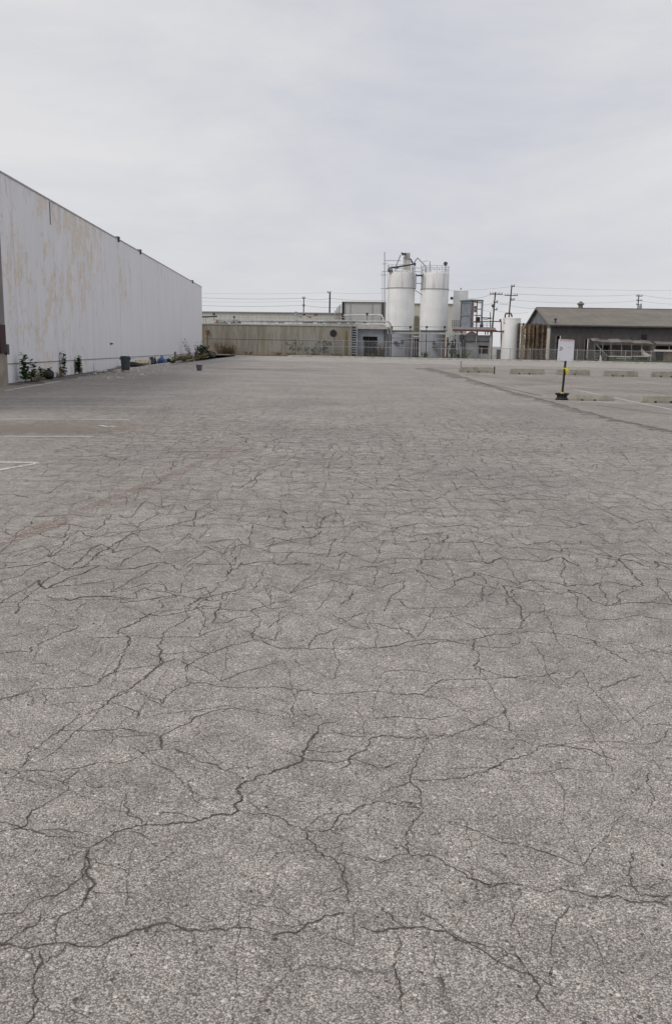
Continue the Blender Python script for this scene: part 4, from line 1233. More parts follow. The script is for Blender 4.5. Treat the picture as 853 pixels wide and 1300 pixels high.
one('drive', 499, 503, 337.6, 340.4, SO - .1, .4, M['dark_steel'], t); one('drive', 521.5, 524.4, 333.2, 336.4, SO - .1, .4, M['dark_steel'], t)
tubes('hose', [(519.8, 328.2), (521.4, 328.6), (523.2, 332), (523.6, 334)], SO + .2, .08, M['black'], t)
for px in (502, 523.6): tubes('stand', [(px, 338), (px, 347)], SO + .3, .045, M['steel'], t)
for px, w in ((491.4, 3), (494.6, 1.6)): one('gearbox', px - w / 2, px + w / 2, 341.4, 344.8, SO + .2, .4, M['dark_steel'], t)
# crossover pipe between the silos
t = thing('crossover_pipe', V(531, 340, SO + 1), 'peaked grey pipe crossing from the left silo roof to the right one', 'pipe')
tubes('run', [(523.5, 335.8), (530.0, 326.8), (540.2, 337.6), (540.6, 347)], SO + 1, .075, M['pipe_grey'], t)
tubes('guy', [(536.5, 332), (543, 330.4)], SO + 1, .03, M['steel'], t)
# catwalk between the silos
t = thing('catwalk', V(529, 349, SO + 1.6), 'narrow steel catwalk and ladder between the two silo tops', 'catwalk')
one('deck', 525.8, 533, 348.2, 349.6, SO + .8, 1.0, M['dark_steel'], t); one('lower_beam', 525.6, 533, 358.8, 359.6, SO + 1.0, .3, M['steel'], t)
for px in (524.9, 533.6): one('upright', px, px + .8, 347, 366.5, SO + .3, .12, M['dark_steel'], t)
for py in (339.6, 344.4): tubes('handrail', [(524.5, py), (534.6, py + .3)], SO + .8, .03, M['steel'], t)
for px in (524.7, 534.6): tubes('post', [(px, 348.5), (px, 335 if px > 530 else 339)], SO + .8, .03, M['steel'], t)
tubes('brace', [(524.6, 366.6), (536, 374)], SO - .05, .05, M['steel'], t)
flood(565.4, 334.8, SO + 1.4, 346.5, 'big round floodlight at the right edge of the right silo roof', .24)
mb = MB(); mb.tube(V(545.7, 347, SO + 1.4), V(545.7, 331, SO + 1.4), .035, 6); mb.tube(V(545.7, 338, SO + 1.4), V(545.7, 335, SO + 1.4), .05, 6); tag(mb.build('roof_mast', M['dark_steel']), 'thin upright mast on the right silo roof', 'mast')
# mast on left of silos
t = thing('pipe_mast', V(488.2, 414, SO + .2), 'tall thin steel mast with short crossarms up the left side of the left silo', 'mast')
tubes('pole', [(488.2, 424), (488.2, 319.4)], SO + .2, .055, M['steel'], t); tubes('side_pole', [(485.4, 414), (485.4, 344)], SO + .2, .025, M['steel'], t)
for a, b, y in ((485, 492.4, 334.5), (485, 491.4, 344), (483, 491.4, 348.6), (483, 490, 366)): tubes('crossarm', [(a, y), (b, y)], SO + .1, .03, M['steel'], t)

# pipe rack in front of the silos
t = thing('pipe_rack', V(535, 452, 7), 'low steel pipe rack running in front of both silo skirts', 'pipe rack')
one('beam', 489.5, 586, 421.6, 423.8, 7.0, .2, M['pipe_grey'], t); one('beam', 490, 575, 429, 429.8, 7.0, .12, M['steel'], t)
one('beam', 495, 568, 414.2, 414.9, 7.4, .08, M['steel'], t)
for i, px in enumerate((495.8, 519.6, 540.4, 563)):
    one('column', px, px + (1.1 if i < 3 else 1.6), 424, 451, 7.05, .14, M['rust'] if i == 3 else M['dark_steel'], t, z0=GZ)
    one('upper_post', px + .1, px + .9, 414, 421.5, 7.05, .1, M['dark_steel'], t); one('bracket', px - .8, px + 2.2, 413.6, 416.2, 6.9, .12, M['dark_steel'], t)
for a, b, y in ((527, 552, 433), (552, 568, 441), (490, 512, 436)): tubes('thin_pipe', [(a, y), (b, y)], 7.2, .035, M['dark_steel'], t)
t = thing('vessel', V(528, 452, 15), 'olive vessel standing in the gap between the silos', 'vessel')
mb = MB(); a, b = V(523.8, 410, 16), V(532.6, 410, 16); c = (a + b) / 2; c.z = GZ; R = (b - a).length / 2; zt2 = V(528, 401, 16).z - GZ
mb.lathe(c, [(R, 1.2), (R, zt2 - .3), (R * .7, zt2), (.05, zt2 + .1)], 24); mb.build('body', plain('olive_vessel', (.3, .29, .2), .7, .15, 1, streak=.5), t, smooth=True)
for s in (-1, 1): mb = MB(); mb.tube(c + kd * s * R * .7, c + kd * s * R * .7 + Vector((0, 0, 1.2)), .1); mb.build('leg', M['dark_steel'], t)
t = thing('manifold', V(528, 452, 7.6), 'dark pipe manifold between the silo skirts', 'pipes')
one('housing', 524.4, 531.2, 428.6, 450.5, 8.6, .8, M['void'], t, z0=GZ); one('pipe_header', 524.2, 531.2, 426.2, 427.6, 8.2, .25, M['pipe_white'], t)
for px in (525.4, 528.4): tubes('riser', [(px, 428), (px, 451)], 8.2, .06, M['steel'], t)
t = thing('pump_skid', V(574, 452, 8), 'cluster of dark pumps and valves right of the right silo', 'pumps')
for px, y0, y1, w, m in ((567, 428, 451, 2.4, 'dark_steel'), (570.4, 422, 451, 1.2, 'pipe_grey'), (572.6, 432, 451, 3, 'dark_steel'), (577, 430, 451, 1.8, 'dark_steel'), (580, 436, 451, 2.2, 'steel'), (575, 426, 431, 9, 'steel')):
    one('column', px, px + w, y0, y1, 8.2, .4, M[m], t, z0=None if y1 < 450 else GZ)
for px, y, r in ((569, 436, .22), (574.5, 440, .26), (579, 433, .2), (573, 446, .3)):
    mb = MB(); mb.tube(V(px, y, 7.8), V(px, y, 8.3), r, 12); mb.build('valve', M['dark_steel'], t)
weed('green_bush', VZ(539.8, GZ, 3.4), .75, .45, 16, 22, M['leaf'], 'small green bush at the foot of the right silo', 'bush', None, .16, 71)
weed('brown_bush', VZ(483, GZ, 3.0), 1.6, .5, 20, 20, M['dry'], 'brown dry bush in front of the block shed corner', 'bush', None, .16, 72)
weed('scrub_bush', VZ(587, GZ, 3.2), 1.0, .9, 26, 20, M['leaf_light'], 'grey green scrub left of the small tank house', 'bush', None, .15, 73)

# tank behind, platform with tower
def tank(px0, px1, pyt, off, z0, label, m, roof=.12, group=None):
    a, b = V(px0, 420, off), V(px1, 420, off); R = (b - a).length / 2; c = (a + b) / 2; c.z = z0
    h = V((px0 + px1) / 2, pyt, off).z - z0
    t = thing('tank', c, label, 'tank', group)
    mb = MB(); mb.lathe(c, [(R, 0), (R, h - .1)], 40); mb.build('shell', m, t, smooth=True)
    mb = MB(); mb.lathe(c, [(R + .02, h - .099), (R + .02, h), (R * .5, h + roof * .7), (.04, h + roof)], 40); mb.build('roof', m, t, smooth=True)
    mb = MB(); mb.tube(c + Vector((0, 0, h + roof * .8)), c + Vector((0, 0, h + roof + .25)), .1); mb.build('vent', M['steel'], t)
    return t, c, R, h
tk, c, R, h = tank(573.6, 592.2, 369.0, 15, GZ, 'slim cream white tank standing behind the steel tower', M['silo'])
mb = MB(); mb.tube(c + Vector((-R - .35, 0, h - .9)), c + Vector((-R - .05, 0, h - .9)), .17); mb.build('side_lamp', M['dark_steel'], tk)
tk, c, R, h = tank(637.2, 660.4, 403.6, 8, GZ, 'squat white tank with the red pipe ending over it', M['silo'])
for j in (1, 2): mb = MB(); mb.lathe(c, [(R + .002, h * j / 3), (R + .012, h * j / 3 + .02), (R + .002, h * j / 3 + .04)], 40); mb.build('weld_seam', M['silo'], tk, smooth=True)
pf = thing('steel_platform', V(605, 452, 9), 'raised steel platform on columns with railing and red beam', 'platform')
one('deck', 573.5, 628, 415.4, 418.0, 8, 5, M['steel'], pf)
one('edge_beam', 574, 630, 418.1, 420.4, 8, .2, M['redpipe'], pf)
for px, w, m in ((584, 2.4, 'dark_steel'), (604, 1.2, 'steel'), (621.5, 2.6, 'pipe_grey'), (577.5, 1.0, 'dark_steel')):
    one('column', px, px + w, 420.5, 451, 8.4, .25, M[m], pf, z0=GZ)
for py in (406.8, 409.6, 412.4): tubes('rail', [(573.6, py), (584.6, py + .2)], 8.1, .025, M['dark_steel'], pf); tubes('rail', [(600, py + 2.6), (627, py + 3)], 8.1, .022, M['dark_steel'], pf)
for px in (573.7, 576.5, 579.3, 582.2, 584.5): tubes('rail_post', [(px, 415.4), (px, 406.8)], 8.1, .025, M['dark_steel'], pf)
for px in (601, 606, 612, 618, 623): tubes('rail_post', [(px, 415.4), (px, 409.6)], 8.1, .022, M['dark_steel'], pf)
tw = thing('tower_cabin', V(598, 415, 10), 'blue grey corrugated cabin with an open rusty frame on the steel platform', 'cabin')
A0, B0, C0 = V(584.6, 400, 11.6), V(596.8, 400, 9.4), V(611.2, 400, 10.2); D0 = A0 + (C0 - B0)
ztw, zbw = V(597, 381.6, 9.4).z, V(597, 415.3, 9.4).z
def pt3(p, z): return Vector((p.x, p.y, z))
mb = MB()
mb.prism([pt3(A0, zbw), pt3(B0, zbw), pt3(B0 + (D0 - A0) * .05, zbw), pt3(A0 + (D0 - A0) * .05, zbw)], (0, 0, ztw - zbw)); mb.build('side_wall', M['blue_steel'], tw)
mb = MB(); q = B0 + (C0 - B0) * .3
mb.prism([pt3(B0 + (C0 - B0) * .06, zbw), pt3(q, zbw), pt3(q + (A0 - B0) * .06, zbw), pt3(B0 + (C0 - B0) * .06 + (A0 - B0) * .06, zbw)], (0, 0, ztw - zbw - .1)); mb.build('rusty_panel', plain('rusty_blue_panel', (.27, .21, .21), .8, .3, 2, streak=.5, dirt=(.3, .12, .06)), tw)
mb = MB(); bk = (A0 - B0) * .9
mb.prism([pt3(B0 + bk, zbw), pt3(C0 + bk, zbw), pt3(C0 + bk * 1.05, zbw), pt3(B0 + bk * 1.05, zbw)], (0, 0, ztw - zbw)); mb.build('back_wall', plain('olive_back', (.24, .23, .2), .85, .2, 1, streak=.5), tw)
mb = MB(); e = (C0 - B0).normalized() * .12; f_ = (A0 - B0).normalized() * .12
mb.prism([pt3(A0 - e + f_, ztw + .003), pt3(B0 - e - f_, ztw + .003), pt3(C0 + e - f_, ztw + .003), pt3(D0 + e + f_, ztw + .003)], (0, 0, .16)); mb.build('roof', M['green_trim'], tw)
for p, w in ((A0, .1), (B0, .12), (C0, .2), (B0 + (C0 - B0) * .55, .1)):
    mb = MB(); mb.box(pt3(p, (ztw + zbw) / 2) - f_ * .5, (w, w, ztw - zbw - .02)); mb.build('corner_post', M['blue_steel'] if w != .1 else M['rust'], tw)
for i in range(4):
    z = zbw + (ztw - zbw) * (.22 + .24 * i); m = [M['rust'], M['blue_steel'], M['steel'], M['rust']][i]
    mb = MB(); mb.bar(pt3(B0 + (C0 - B0) * .32, z) - f_ * .6, pt3(C0, z) - f_ * .6, .06, .12); mb.build('crossbar', m, tw)
    if i % 2: mb = MB(); mb.bar(pt3(A0, z) - e * .6, pt3(B0, z) - e * .6, .05, .05); mb.build('crossbar', M['steel'], tw)
one('inner_box', 602.5, 608, 402, 409, 11, .6, M['dark_steel'], tw); one('inner_box', 600, 604, 388, 396, 11, .5, M['cream'], tw)
one_t = thing('electric_motor', V(611, 415, 8.6), 'small blue electric motor at the foot of the cabin on the platform', 'motor')
mb = MB(); a = V(609, 413.2, 8.6); b = V(613.4, 413.2, 8.6); mb.tube(a, b, .19, 12); mb.build('housing', plain('motor_blue', (.04, .07, .14), .5), one_t)
one('foot', 609.4, 613, 414.6, 415.35, 8.45, .3, M['dark_steel'], one_t)
t = thing('rusty_pipe_frame', V(636, 452, 8.8), 'rusty goalpost pipe frame between the cabin and the squat tank', 'pipe')
tubes('beam', [(611, 407.6), (636.2, 407.8)], 8.8, .06, M['rust'], t); tubes('upright', [(636, 407.8), (636, 451.5)], 8.8, .07, M['orange'], t)
tubes('upright', [(612.5, 415.2), (612.5, 407.6)], 8.8, .05, M['dark_steel'], t)
tubes('upright', [(622.4, 415.2), (622.4, 396)], 8.8, .05, M['dark_steel'], t); tubes('loose_pipe', [(611, 403), (624.6, 403.6)], 8.8, .06, M['dark_steel'], t); tubes('loose_pipe', [(611.5, 404.6), (618, 405.2), (624, 403.2)], 8.8, .04, M['dark_steel'], t)
mb = MB(); mb.tube(V(635, 404.8, 8.8), V(635, 407.4, 8.8), .12, 10); mb.build('valve', M['dark_steel'], t)
t = thing('red_pipe', V(640, 421, 7.4), 'thick red oxide pipe climbing from the platform and bending over the squat tank', 'pipe')
P = [(600, 419.6), (638.6, 420.6), (640.4, 419.6), (640.8, 417.8), (641.2, 400), (642, 398), (644, 397.4), (647.6, 397.4), (649, 398.4), (649.4, 401.4)]
mb = MB(); Pp = [V(a, b, 7.4) for a, b in P]; mb.path(Pp, .085, 10)
for p in Pp[1:-1]: blob(mb, p, .088, rg, n=10, m=6, amp=0)
mb.build('run', M['redpipe'], t)
for (a, b) in ((641.0, 410), (620, 420.1)):
    p = V(a, b, 7.4); mb = MB(); d = Vector((0, 0, .05)) if a > 640 else kd * .05; mb.tube(p - d, p + d, .14, 12); mb.build('flange', M['rust'], t)
for px in (606, 616, 619): tubes('drop', [(px, 420.5), (px, 424.6)], 7.4, .06, M['redpipe'], t)
t = thing('tank_house', VZ(607, GZ, 9), 'small grey rendered plant house under the steel platform', 'shed')
mb = MB(); o9 = 8.9
slab(mb, 590, 608.2, 425.2, 451, o9, 3, z0=GZ); slab(mb, 620, 625, 425.2, 451, o9, 3, z0=GZ); slab(mb, 608.21, 619.99, 425.2, 439, o9, 3); slab(mb, 608.21, 619.99, 449, 451, o9, 3, z0=GZ)
mb.build('wall', plain('grey_render', (.36, .37, .37), .9, .1, 1.2, streak=.4), t)
one('window_opening', 608.21, 619.99, 439, 449, o9 + .8, .1, M['void'], t)
one('window_frame', 607.9, 620.3, 438.4, 439.3, o9 - .06, .05, M['rust'], t)
one('string_course', 590, 622, 432.6, 433.4, o9 - .08, .075, M['dark_steel'], t)
mb = MB(); a, b = VZ(590, 0, o9), VZ(606.5, 0, o9); L = (b - a).length; zr = V(600, 425.1, o9).z
mb.prism([pt3(a + (b - a) * i / 10, zr + .42 * math.sin(math.pi * i / 10)) for i in range(11)], kn * 2.9); mb.build('arched_roof', M['cream'], t)
one_t = thing('cabinet', VZ(629, GZ, 5.2), 'pair of pale and dark electrical cabinets beside the squat tank', 'cabinet')
one('cabinet_box', 626, 631, 441, 451.5, 5.4, .6, M['palegrey'], one_t, z0=GZ); one('cabinet_box', 631.3, 636, 443.5, 451.5, 5.4, .6, M['dark_steel'], one_t, z0=GZ); one('door', 626.6, 630.4, 442, 450.6, 5.36, .035, M['cream'], one_t)
t = thing('pipe_bundle', VZ(588, GZ, 6.6), 'dark tangle of pipes under the left end of the platform', 'pipes')
for px, y0, m in ((580, 424, 'steel'), (586.8, 424, 'dark_steel'), (589.5, 427, 'dark_steel')): tubes('riser', [(px, y0), (px, 451.5)], 6.8, .1, M[m], t)
one('box', 583, 590, 425, 431, 6.9, .5, M['dark_steel'], t); one('box', 580, 584, 432, 437, 6.9, .4, M['steel'], t)
for y in (434.5, 445): tubes('cross_pipe', [(578, y), (600, y + .3)], 6.7, .04, M['dark_steel'], t)

# pallets -------------------------------------------------------------------
def pallet_mesh():
    mb = MB()
    for y in (-.5, -.25, 0, .25, .5): mb.box((0, y, .13), (1.15, .16, .022))
    for x in (-.52, 0, .52): mb.box((x, 0, .065), (.09, 1.14, .10))
    for y in (-.5, 0, .5): mb.box((0, y, .011), (1.15, .14, .02))
    return mb
names = ['wooden pallet in the dark stack beside the tank', 'wooden pallet in the pale narrow stack', 'wooden pallet in the reddish middle stack', 'wooden pallet in the stack before the pale door', 'wooden pallet in the grey back stack']
ORD = 'first second third fourth fifth sixth seventh eighth ninth tenth eleventh twelfth thirteenth fourteenth fifteenth sixteenth seventeenth eighteenth nineteenth twentieth twenty-first twenty-second twenty-third twenty-fourth twenty-fifth twenty-sixth twenty-seventh twenty-eighth twenty-ninth thirtieth thirty-first thirty-second'.split()
wm = [plain('dark_pallet_wood', (.07, .06, .045), .9, .4, 2.5), plain('pale_pallet_wood', (.27, .2, .125), .9, .3, 2.5), plain('red_pallet_wood', (.13, .08, .055), .9, .4, 2.5), M['wood'], plain('grey_pallet_wood', (.2, .17, .12), .9, .4, 2)]
for si, (px, off, pyt) in enumerate([(663.6, 6.4, 409.5), (669.0, 5.4, 411.6), (675.5, 5.8, 410.8), (685.8, 5.4, 410.6), (680.4, 7.4, 410.2)]):
    base = VZ(px, GZ, off + .6); ztop = V(px, pyt, off).z; n = int((ztop - GZ) / .146)
    pm_ = pallet_mesh(); root = pm_.build('pallet', wm[si], loc=(0, 0, 0)); tag(root, names[si], 'pallet', 'wooden pallets in stacks by the squat tank')
    for i in range(n):
        o = root if i == 0 else root.copy(); o['label'] = names[si].replace('wooden pallet in', 'wooden pallet ' + ORD[i] + ' from the ground in')
        if i: COL.objects.link(o)
        o.location = base + Vector((rg.uniform(-.03, .03), rg.uniform(-.03, .03), i * .146)); o.rotation_euler = (0, 0, rg.uniform(-.06, .06) + (.1 if si % 2 else -.05))

# gabled warehouse -------------------------------------------------------------
GX = V(698.7, 430, 12); gd = (kd + kn * .10).normalized(); gn = Vector((-gd.y, gd.x, 0))
GX = Vector((GX.x, GX.y, GZ))
ze = S(698.7, 412.4, GX.y).z
r0 = ray(667, 430); r0 = Vector((r0.x, r0.y)); det = gn.x * r0.y - gn.y * r0.x
W = (-GX.x * r0.y + GX.y * r0.x) / det
zr = S(681, 391.9, GX.y + gn.y * W / 2).z
Lg = 60
gb = thing('gabled_warehouse', GX + gd * 15, 'long dark ribbed metal warehouse with brown gabled roof on the right', 'warehouse')
Q = lambda u, v, z: GX + gd * u + gn * v + Vector((0, 0, z - GZ))
mb = MB(); opens = []
def upx(px):
    r = ray(px, 430); r = Vector((r.x, r.y)); det = gd.x * r.y - gd.y * r.x
    return (-GX.x * r.y + GX.y * r.x) / det
O = [(upx(706.5), upx(711.5), 2.9), (upx(743), upx(747), 2.6)]
u = 0
for a, b, hh in O:
    mb.prism([Q(u, 0, GZ), Q(a, 0, GZ), Q(a, .2, GZ), Q(u, .2, GZ)], (0, 0, ze - GZ)); mb.prism([Q(a, 0, hh), Q(b, 0, hh), Q(b, .2, hh), Q(a, .2, hh)], (0, 0, ze - hh)); u = b
mb.prism([Q(u, 0, GZ), Q(Lg, 0, GZ), Q(Lg, .2, GZ), Q(u, .2, GZ)], (0, 0, ze - GZ))
mb.build('side_wall', M['shed_wall'], gb)
for a, b, hh in O:
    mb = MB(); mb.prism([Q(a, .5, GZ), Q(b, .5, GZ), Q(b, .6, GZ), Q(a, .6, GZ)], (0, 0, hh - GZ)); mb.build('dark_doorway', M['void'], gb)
    mb = MB()
    for uu in (a - .12, b): mb.prism([Q(uu, -.04, GZ), Q(uu + .12, -.04, GZ), Q(uu + .12, -.003, GZ), Q(uu, -.003, GZ)], (0, 0, hh - GZ))
    mb.build('door_frame', M['wood_grey'], gb)
mb = MB(); mb.prism([Q(0, .2, GZ), Q(0, W, GZ), Q(0, W, ze), Q(0, W / 2, zr), Q(0, .2, ze + .15)], gd * .2); mb.build('gable_wall', M['shed_gable'], gb)
mb = MB(); ov = .5
sl = (zr - ze) / (W / 2)
mb.prism([Q(-.3, -.45, ze - sl * .45 + .06), Q(Lg, -.45, ze - sl * .45 + .06), Q(Lg, W / 2, zr + .1), Q(-.3, W / 2, zr + .1)], (0, 0, .1)); mb.build('roof', M['shed_roof'], gb)
mb = MB(); mb.prism([Q(-.3, W + .45, ze - sl * .45 + .06), Q(Lg, W + .45, ze - sl * .45 + .06), Q(Lg, W / 2 + .01, zr + .1), Q(-.3, W / 2 + .01, zr + .1)], (0, 0, .1)); mb.build('roof', M['shed_roof'], gb)
mb = MB(); mb.bar(Q(-.34, -.47, ze - sl * .45 + .04), Q(-.34, W / 2, zr + .1), .06, .2); mb.bar(Q(-.34, W / 2, zr + .1), Q(-.34, W + .47, ze - sl * .45 + .04), .06, .2); mb.build('barge_board', M['wood_grey'], gb)
mb = MB(); mb.bar(Q(-.3, -.5, ze - sl * .45 + .02), Q(Lg, -.5, ze - sl * .45 + .02), .12, .13); mb.build('gutter', M['dark_steel'], gb)
mb = MB(); mb.bar(Q(-.3, W / 2, zr + .22), Q(Lg, W / 2, zr + .22), .35, .05); mb.build('ridge_cap', M['shed_roof'], gb)
uu = upx(757.5); mb = MB(); q = Q(uu, W / 2, zr + .1); mb.tube(q, q + Vector((0, 0, .55)), .3, 14); mb.tube(q + Vector((0, 0, .5)), q + Vector((0, 0, .62)), .42, 14, .5); mb.tube(q + Vector((0, 0, .62)), q + Vector((0, 0, .95)), .5, 14, .12); mb.build('roof_ventilator', M['wood_grey'], gb)
uu = upx(704.6); q = Q(uu, .6, ze + sl * .6 + .1); mb = MB(); mb.tube(q, q + Vector((0, 0, .45)), .1, 10); mb.tube(q + Vector((0, 0, .4)), q + Vector((0, 0, .6)), .19, 10); mb.build('roof_vent', M['dark_steel'], gb)
mb = MB(); mb.prism([Q(-.06, .35, GZ), Q(-.06, 3.2, GZ), Q(-.06, 3.2, ze - .35), Q(-.06, .35, ze - .35)], gd * .05); mb.build('pale_door', M['cream'], gb)
mb = MB(); q = Q(-.4, W * .62, GZ); mb.tube(q, q + Vector((0, 0, zr - 1.3)), .05, 6); mb.build('downpipe', M['dark_steel'], gb)
uu = upx(817); mb = MB(); mb.prism([Q(uu - .3, -.1, 2.6), Q(uu + .3, -.1, 2.6), Q(uu + .3, -.002, 2.6), Q(uu - .3, -.002, 2.6)], (0, 0, .6)); mb.build('wall_box', M['black'], gb)

# junk lean-to in front ---------------------------------------------------------
JO = 6.0
t = thing('lean_to', VZ(790, GZ, JO + 1), 'sagging rusty tin roofed lean-to full of junk in front of the dark warehouse', 'lean-to')
rp = [(752.4, 433.0), (757, 432.6), (764, 434.2), (775, 434.6), (789, 434.4), (800, 434.6), (806, 435.8), (817, 435.6), (829.5, 437.0)]
for i, ((a, b), (c_, d_)) in enumerate(zip(rp[:-1], rp[1:])):
    mb = MB(); p, q = V(a, b, JO), V(c_, d_, JO); e = kn * 3.2 + Vector((0, 0, .28 + .08 * (i % 2)))
    mb.prism([p, q, q + e, p + e], (0, 0, .055)); mb.build('roof_sheet', M['rust_sheet'] if i % 3 else M['wood_grey'], t)
for px in (755, 765, 775.5, 789, 801.6, 815, 829): tubes('post', [(px, 455.5), (px, 435.5)], JO + .1, .05, M['wood_grey'], t)
tubes('fallen_pole', [(757, 437), (771, 452)], JO - .1, .07, M['wood_grey'], t)
tubes('fallen_pole', [(751, 433.5), (758, 440), (766, 449)], JO + .4, .06, M['dark_steel'], t)
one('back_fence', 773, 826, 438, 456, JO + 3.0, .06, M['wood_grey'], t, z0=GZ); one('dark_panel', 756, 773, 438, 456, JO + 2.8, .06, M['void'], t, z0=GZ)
t2 = thing('lean_to', VZ(845, GZ, JO + 1), 'second lean-to with a white shelf at the right frame edge', 'lean-to')
for a, b, y in ((834, 850, 437), (850, 866, 437.4)):
    mb = MB(); p, q = V(a, y, JO), V(b, y + .3, JO); e = kn * 3 + Vector((0, 0, .3)); mb.prism([p, q, q + e, p + e], (0, 0, .05)); mb.build('roof_sheet', M['rust_sheet'], t2)
one('shelf', 831.5, 866, 443.8, 446, JO - .1, .6, M['paper'], t2); one('dark_panel', 831.6, 866, 439, 457, JO + 2.6, .06, M['void'], t2, z0=GZ)
one('side_panel', 844, 866, 446.5, 457, JO + .8, .06, plain('tan_board', (.3, .24, .19), .9, .2, 2), t2, z0=GZ)
for px in (831.4, 849.5): tubes('post', [(px, 457), (px, 438)], JO + .1, .045, M['wood_grey'], t2)
# junk
t = thing('upturned_sink', VZ(819, GZ, JO + .5), 'white curved fin shaped scrap piece leaning under the lean-to', 'scrap')
pts = [(814.4, 440), (816.2, 443.5), (819, 447), (823, 449), (827.4, 450.6), (827.4, 452.2), (818, 451.6), (814.6, 449.4), (813.9, 445)]
mb = MB(); mb.prism([V(a, b, JO + .3) for a, b in pts], kn * .25); mb.build('panel', M['paper'], t)
t = thing('long_bench', VZ(789, GZ, JO), 'long low grey bench with pale top under the lean-to', 'bench')
one('top', 774.5, 804.5, 451.8, 452.9, JO - .5, .6, M['paper'], t); one('side', 784, 804, 453, 455.8, JO - .4, .4, M['blue_steel'], t)
for px in (775.5, 803): one('leg', px, px + .8, 453, 456.5, JO - .4, .3, M['dark_steel'], t, z0=GZ)
t = thing('low_table', VZ(815, GZ, JO), 'low pale plank table right of the long bench', 'table')
one('top', 805.8, 826, 451.7, 452.7, JO - .6, .7, M['paper'], t); 
for px in (807, 824.4): one('leg', px, px + .8, 452.8, 457, JO - .5, .3, M['wood_grey'], t, z0=GZ)
p = VZ(764, GZ, JO - .9); t = thing('traffic_cone', p, 'pale grubby upright cone left of the long bench', 'cone')
mb = MB(); mb.box(p + Vector((0, 0, .03)), (.42, .42, .05)); mb.build('foot', M['paper'], t)
mb = MB(); mb.lathe(p, [(.17, .056), (.06, .6), (.04, .64)], 16); mb.build('body', M['paper'], t, smooth=True)
rj = random.Random(9)
for i, (px, w, h, lb, m) in enumerate([(759, 4, 1.0, 'dark crate under the left end of the lean-to', 'dark_steel'), (770, 4, .8, 'brown crate left of the long bench', 'wood'), (779, 5, 1.3, 'grey brown crate behind the left part of the bench', 'wood_grey'), (794, 5, 1.0, 'dark crate behind the middle of the bench', 'wood'), (809, 4, 1.2, 'tall brown crate between bench and curved scrap', 'wood_grey')]):
    t = thing('crate', VZ(px, GZ, JO + 1.6), lb, 'crate', 'crates under the lean-to')
    mb = MB(); slab(mb, px - w / 2, px + w / 2, 0, 0, JO + 1.2, .8, GZ, GZ + h); mb.build('box', M[m], t)
    for q in (.15, .5, .85):
        mb = MB(); slab(mb, px - w / 2 - .1, px + w / 2 + .1, 0, 0, JO + 1.16, .035, GZ + h * q - .05, GZ + h * q + .05); mb.build('slat', M['wood_grey'] if m != 'wood_grey' else M['wood'], t)
# verge
strip('verge', V(690, 430, 0).xy.to_3d(), V(900, 430, 0).xy.to_3d(), kn, 2.1, 6.5, .101, .112, M['verge'])
mb = MB(); rv = random.Random(12)
for i in range(2600):
    px = 775 + 82 * rv.random() ** .8; q = VZ(px, .11, rv.uniform(2.2, 5.0)); L = rv.uniform(.08, .28)
    leaf(mb, q, L, .05, rv.uniform(0, 6.28), rv.uniform(.7, 1.4), rv)
tag(mb.build('verge_grass', M['leaf_light'], loc=(0, 0, 0)), 'rough green grass along the fence foot below the lean-tos', 'grass', kind='stuff')

# chain link fences -----------------------------------------------------------------
def fence(px0, px1, off, h, posts, label, mid=None):
    a, b = VZ(px0, .14, off), VZ(px1, .14, off); L = (b - a).length; d = (b - a).normalized()
    t = thing('chain_link_fence', (a + b) / 2, label, 'fence')
    for z in ([h] if mid is None else [h, mid]):
        mb = MB(); mb.tube(a + Vector((0, 0, z)), b + Vector((0, 0, z)), .024, 6); mb.build('rail', M['steel'], t)
    for px in posts:
        p = VZ(px, .14, off); mb = MB(); mb.tube(p, p + Vector((0, 0, h + .05)), .036, 8); mb.tube(p + Vector((0, 0, h + .05)), p + Vector((0, 0, h + .1)), .045, 8, .01); mb.build('post', M['steel'], t)
    mb = MB(); s = .16; n = int(L / s)
    for i in range(n):
        for sg in (1, -1):
            x0 = i * s; x1 = x0 + sg * h
            z0, z1_ = 0.02, h
            if x1 > L: z1_ = .02 + (L - x0) * (h - .02) / h; x1 = L
            if x1 < 0: z1_ = .02 + x0 * (h - .02) / h; x1 = 0
            if abs(x1 - x0) < .05: continue
            mb.tube(a + d * x0 + Vector((0, 0, z0)), a + d * x1 + Vector((0, 0, z1_)), .0045, 3, cap=False)
    mb.build('wire_mesh', M['steel'], t)
    return t
fence(377, 585, 2.5, 1.72, [377, 394, 408.5, 423, 436, 461.6, 489.8, 513.6, 538, 561, 585], 'tall chain link fence in front of the block shed and silos', 1.05)
fence(586, 868, 2.4, 1.16, [586, 612, 648.4, 673.8, 696, 733.8, 763, 795.7, 828, 860], 'lower chain link fence in front of the squat tank, pallets and dark warehouse')

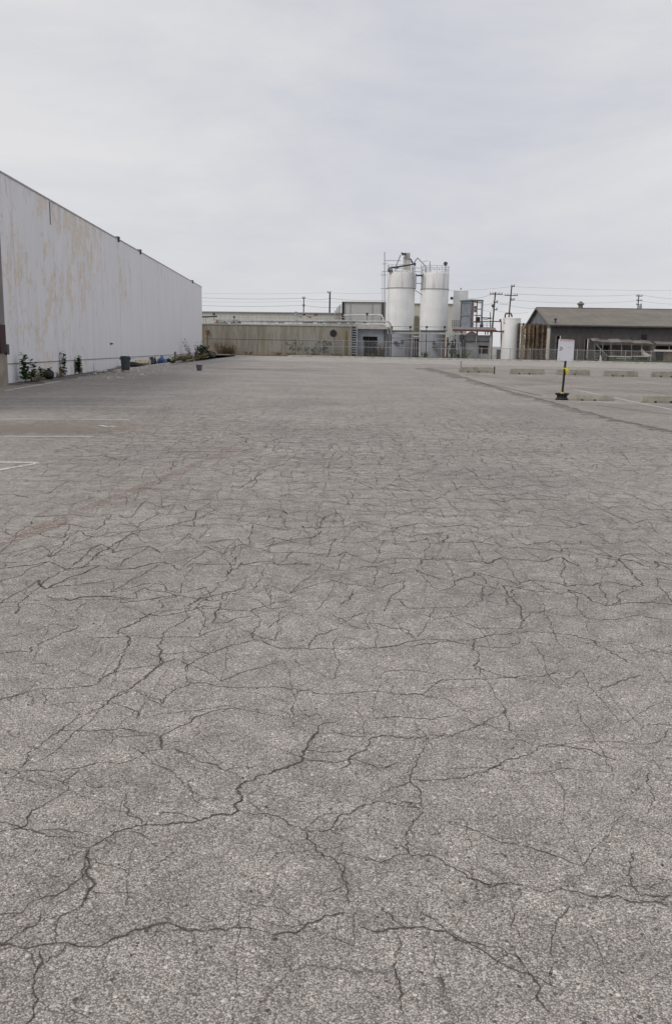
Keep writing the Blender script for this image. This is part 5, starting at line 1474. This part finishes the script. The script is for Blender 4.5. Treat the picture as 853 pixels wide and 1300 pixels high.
# utility poles and wires ------------------------------------------------------------------
def pole(px, py, Y, arms, label, r=.15, trf=None, pyb=None, lean=0):
    top = S(px, py, Y); base = Vector((top.x + lean, Y, 0))
    t = thing('utility_pole', base, label, 'utility pole', 'utility poles behind the plant')
    mb = MB(); mb.tube(base, top, r, 10, r * .7); mb.build('shaft', M['pole'], t)
    ends = []
    for ay, w, dx in arms:
        c = S(px + dx, ay, Y); c.y = Y - .2; hw = w * Y / F / 2
        mb = MB(); mb.bar(c - Vector((hw, 0, 0)), c + Vector((hw, 0, 0)), .11, .13)
        ao = mb.build('crossarm', M['pole'], t)
        for k in (-.95, -.55, .55, .95):
            q = c + Vector((hw * k, 0, .07)); m = MB(); m.lathe(q, [(.03, 0), (.06, .06), (.09, .1), (.05, .16), (.07, .2), (.02, .26)], 8); m.build('insulator', M['concrete'], ao)
        ends.append(c)
    if trf:
        c = S(px + trf[0], trf[1], Y); c.y = Y - .5; mb = MB(); mb.lathe(c, [(.28, -.5), (.32, -.45), (.32, .35), (.2, .45), (.05, .5)], 14); mb.build('transformer', M['steel'], t)
    return top, ends
T1, E1 = pole(628.8, 370.6, 140, [(373.2, 15.5, .6), (383.5, 5, 0), (393, 5, -.5)], 'utility pole with wide top crossarm rising behind the steel tower', lean=-.35)
T2, E2 = pole(649.6, 361.8, 150, [(374.8, 16, -1), (363.4, 4, 1.2), (380.6, 4, 1)], 'taller utility pole rising from behind the squat tank', lean=-.45)
T3, E3 = pole(811, 373.5, 190, [(375.6, 8, 0), (381.4, 7, 0), (386.6, 7, -.3)], 'utility pole with three crossarms and transformer above the dark warehouse roof', trf=(.8, 390.2))
T4, E4 = pole(385.6, 377.6, 170, [(378.5, 3, 0), (388.2, 2.6, 0)], 'short utility pole behind the long low building', r=.13)
T5, E5 = pole(418.8, 370.8, 170, [(371.3, 4, -1)], 'bare utility pole left of the tall pale building', r=.2)
def wires(pts, label, r=.02, sag=.5, group='overhead wires'):
    """one wire through a list of world points, sagging between them"""
    mb = MB()
    for a, b in zip(pts[:-1], pts[1:]):
        a = Vector(a); b = Vector(b); n = 14; prev = None
        for i in range(n + 1):
            f = i / n; p = a.lerp(b, f) - Vector((0, 0, sag * 4 * f * (1 - f)))
            if prev: mb.tube(prev, p, r, 5, cap=False)
            prev = p
    return tag(mb.build('overhead_wire', M['wire']), label, 'wire', group)
wires([S(235, 376.6, 170), S(385.6, 378.2, 170), S(418.8, 378.4, 170), S(500, 380.5, 170)], 'upper of the clear pair of wires left of the silos', .025, .25)
wires([S(235, 386.6, 170), S(385.6, 387.2, 170), S(440, 389.4, 170)], 'lower of the clear pair of wires left of the silos', .025, .25)
wires([S(235, 371.4, 172), S(418.8, 371.2, 172), S(500, 370.6, 172)], 'faint topmost wire left of the silos', .013, .2)
wires([S(235, 381.8, 172), S(385.6, 382, 172), S(500, 383, 172)], 'faint wire between the clear pair left of the silos', .013, .2)
wires([S(545, 367.4, 150), T2 + Vector((0, 0, -.2)), S(900, 368.0, 190)], 'highest wire crossing the sky right of the silos', .014, .3)
wires([S(590, 378.5, 140), E1[0] + Vector((0, 0, .3)), E2[0] + Vector((0, 0, .3)), E3[0] + Vector((0, 0, .3)), S(900, 380.6, 190)], 'wire between the crossarms of the right hand poles', .02, .35)
wires([S(590, 382.0, 140), E1[1], E2[2], E3[1], S(900, 384, 190)], 'second wire below the right hand pole crossarms', .017, .5)
wires([E1[1] + Vector((.6, 0, 0)), S(682, 391.2, 118)], 'slanting service wire down to the warehouse gable', .018, .25)
wires([S(610, 391.5, 140), E1[2], S(670, 396.2, 130)], 'low wire from the wide crossarm pole to the right', .014, .3)
flood(625.6, 388.2, 24, 392, 'small lamp on a bracket beside the wide crossarm pole', .2)
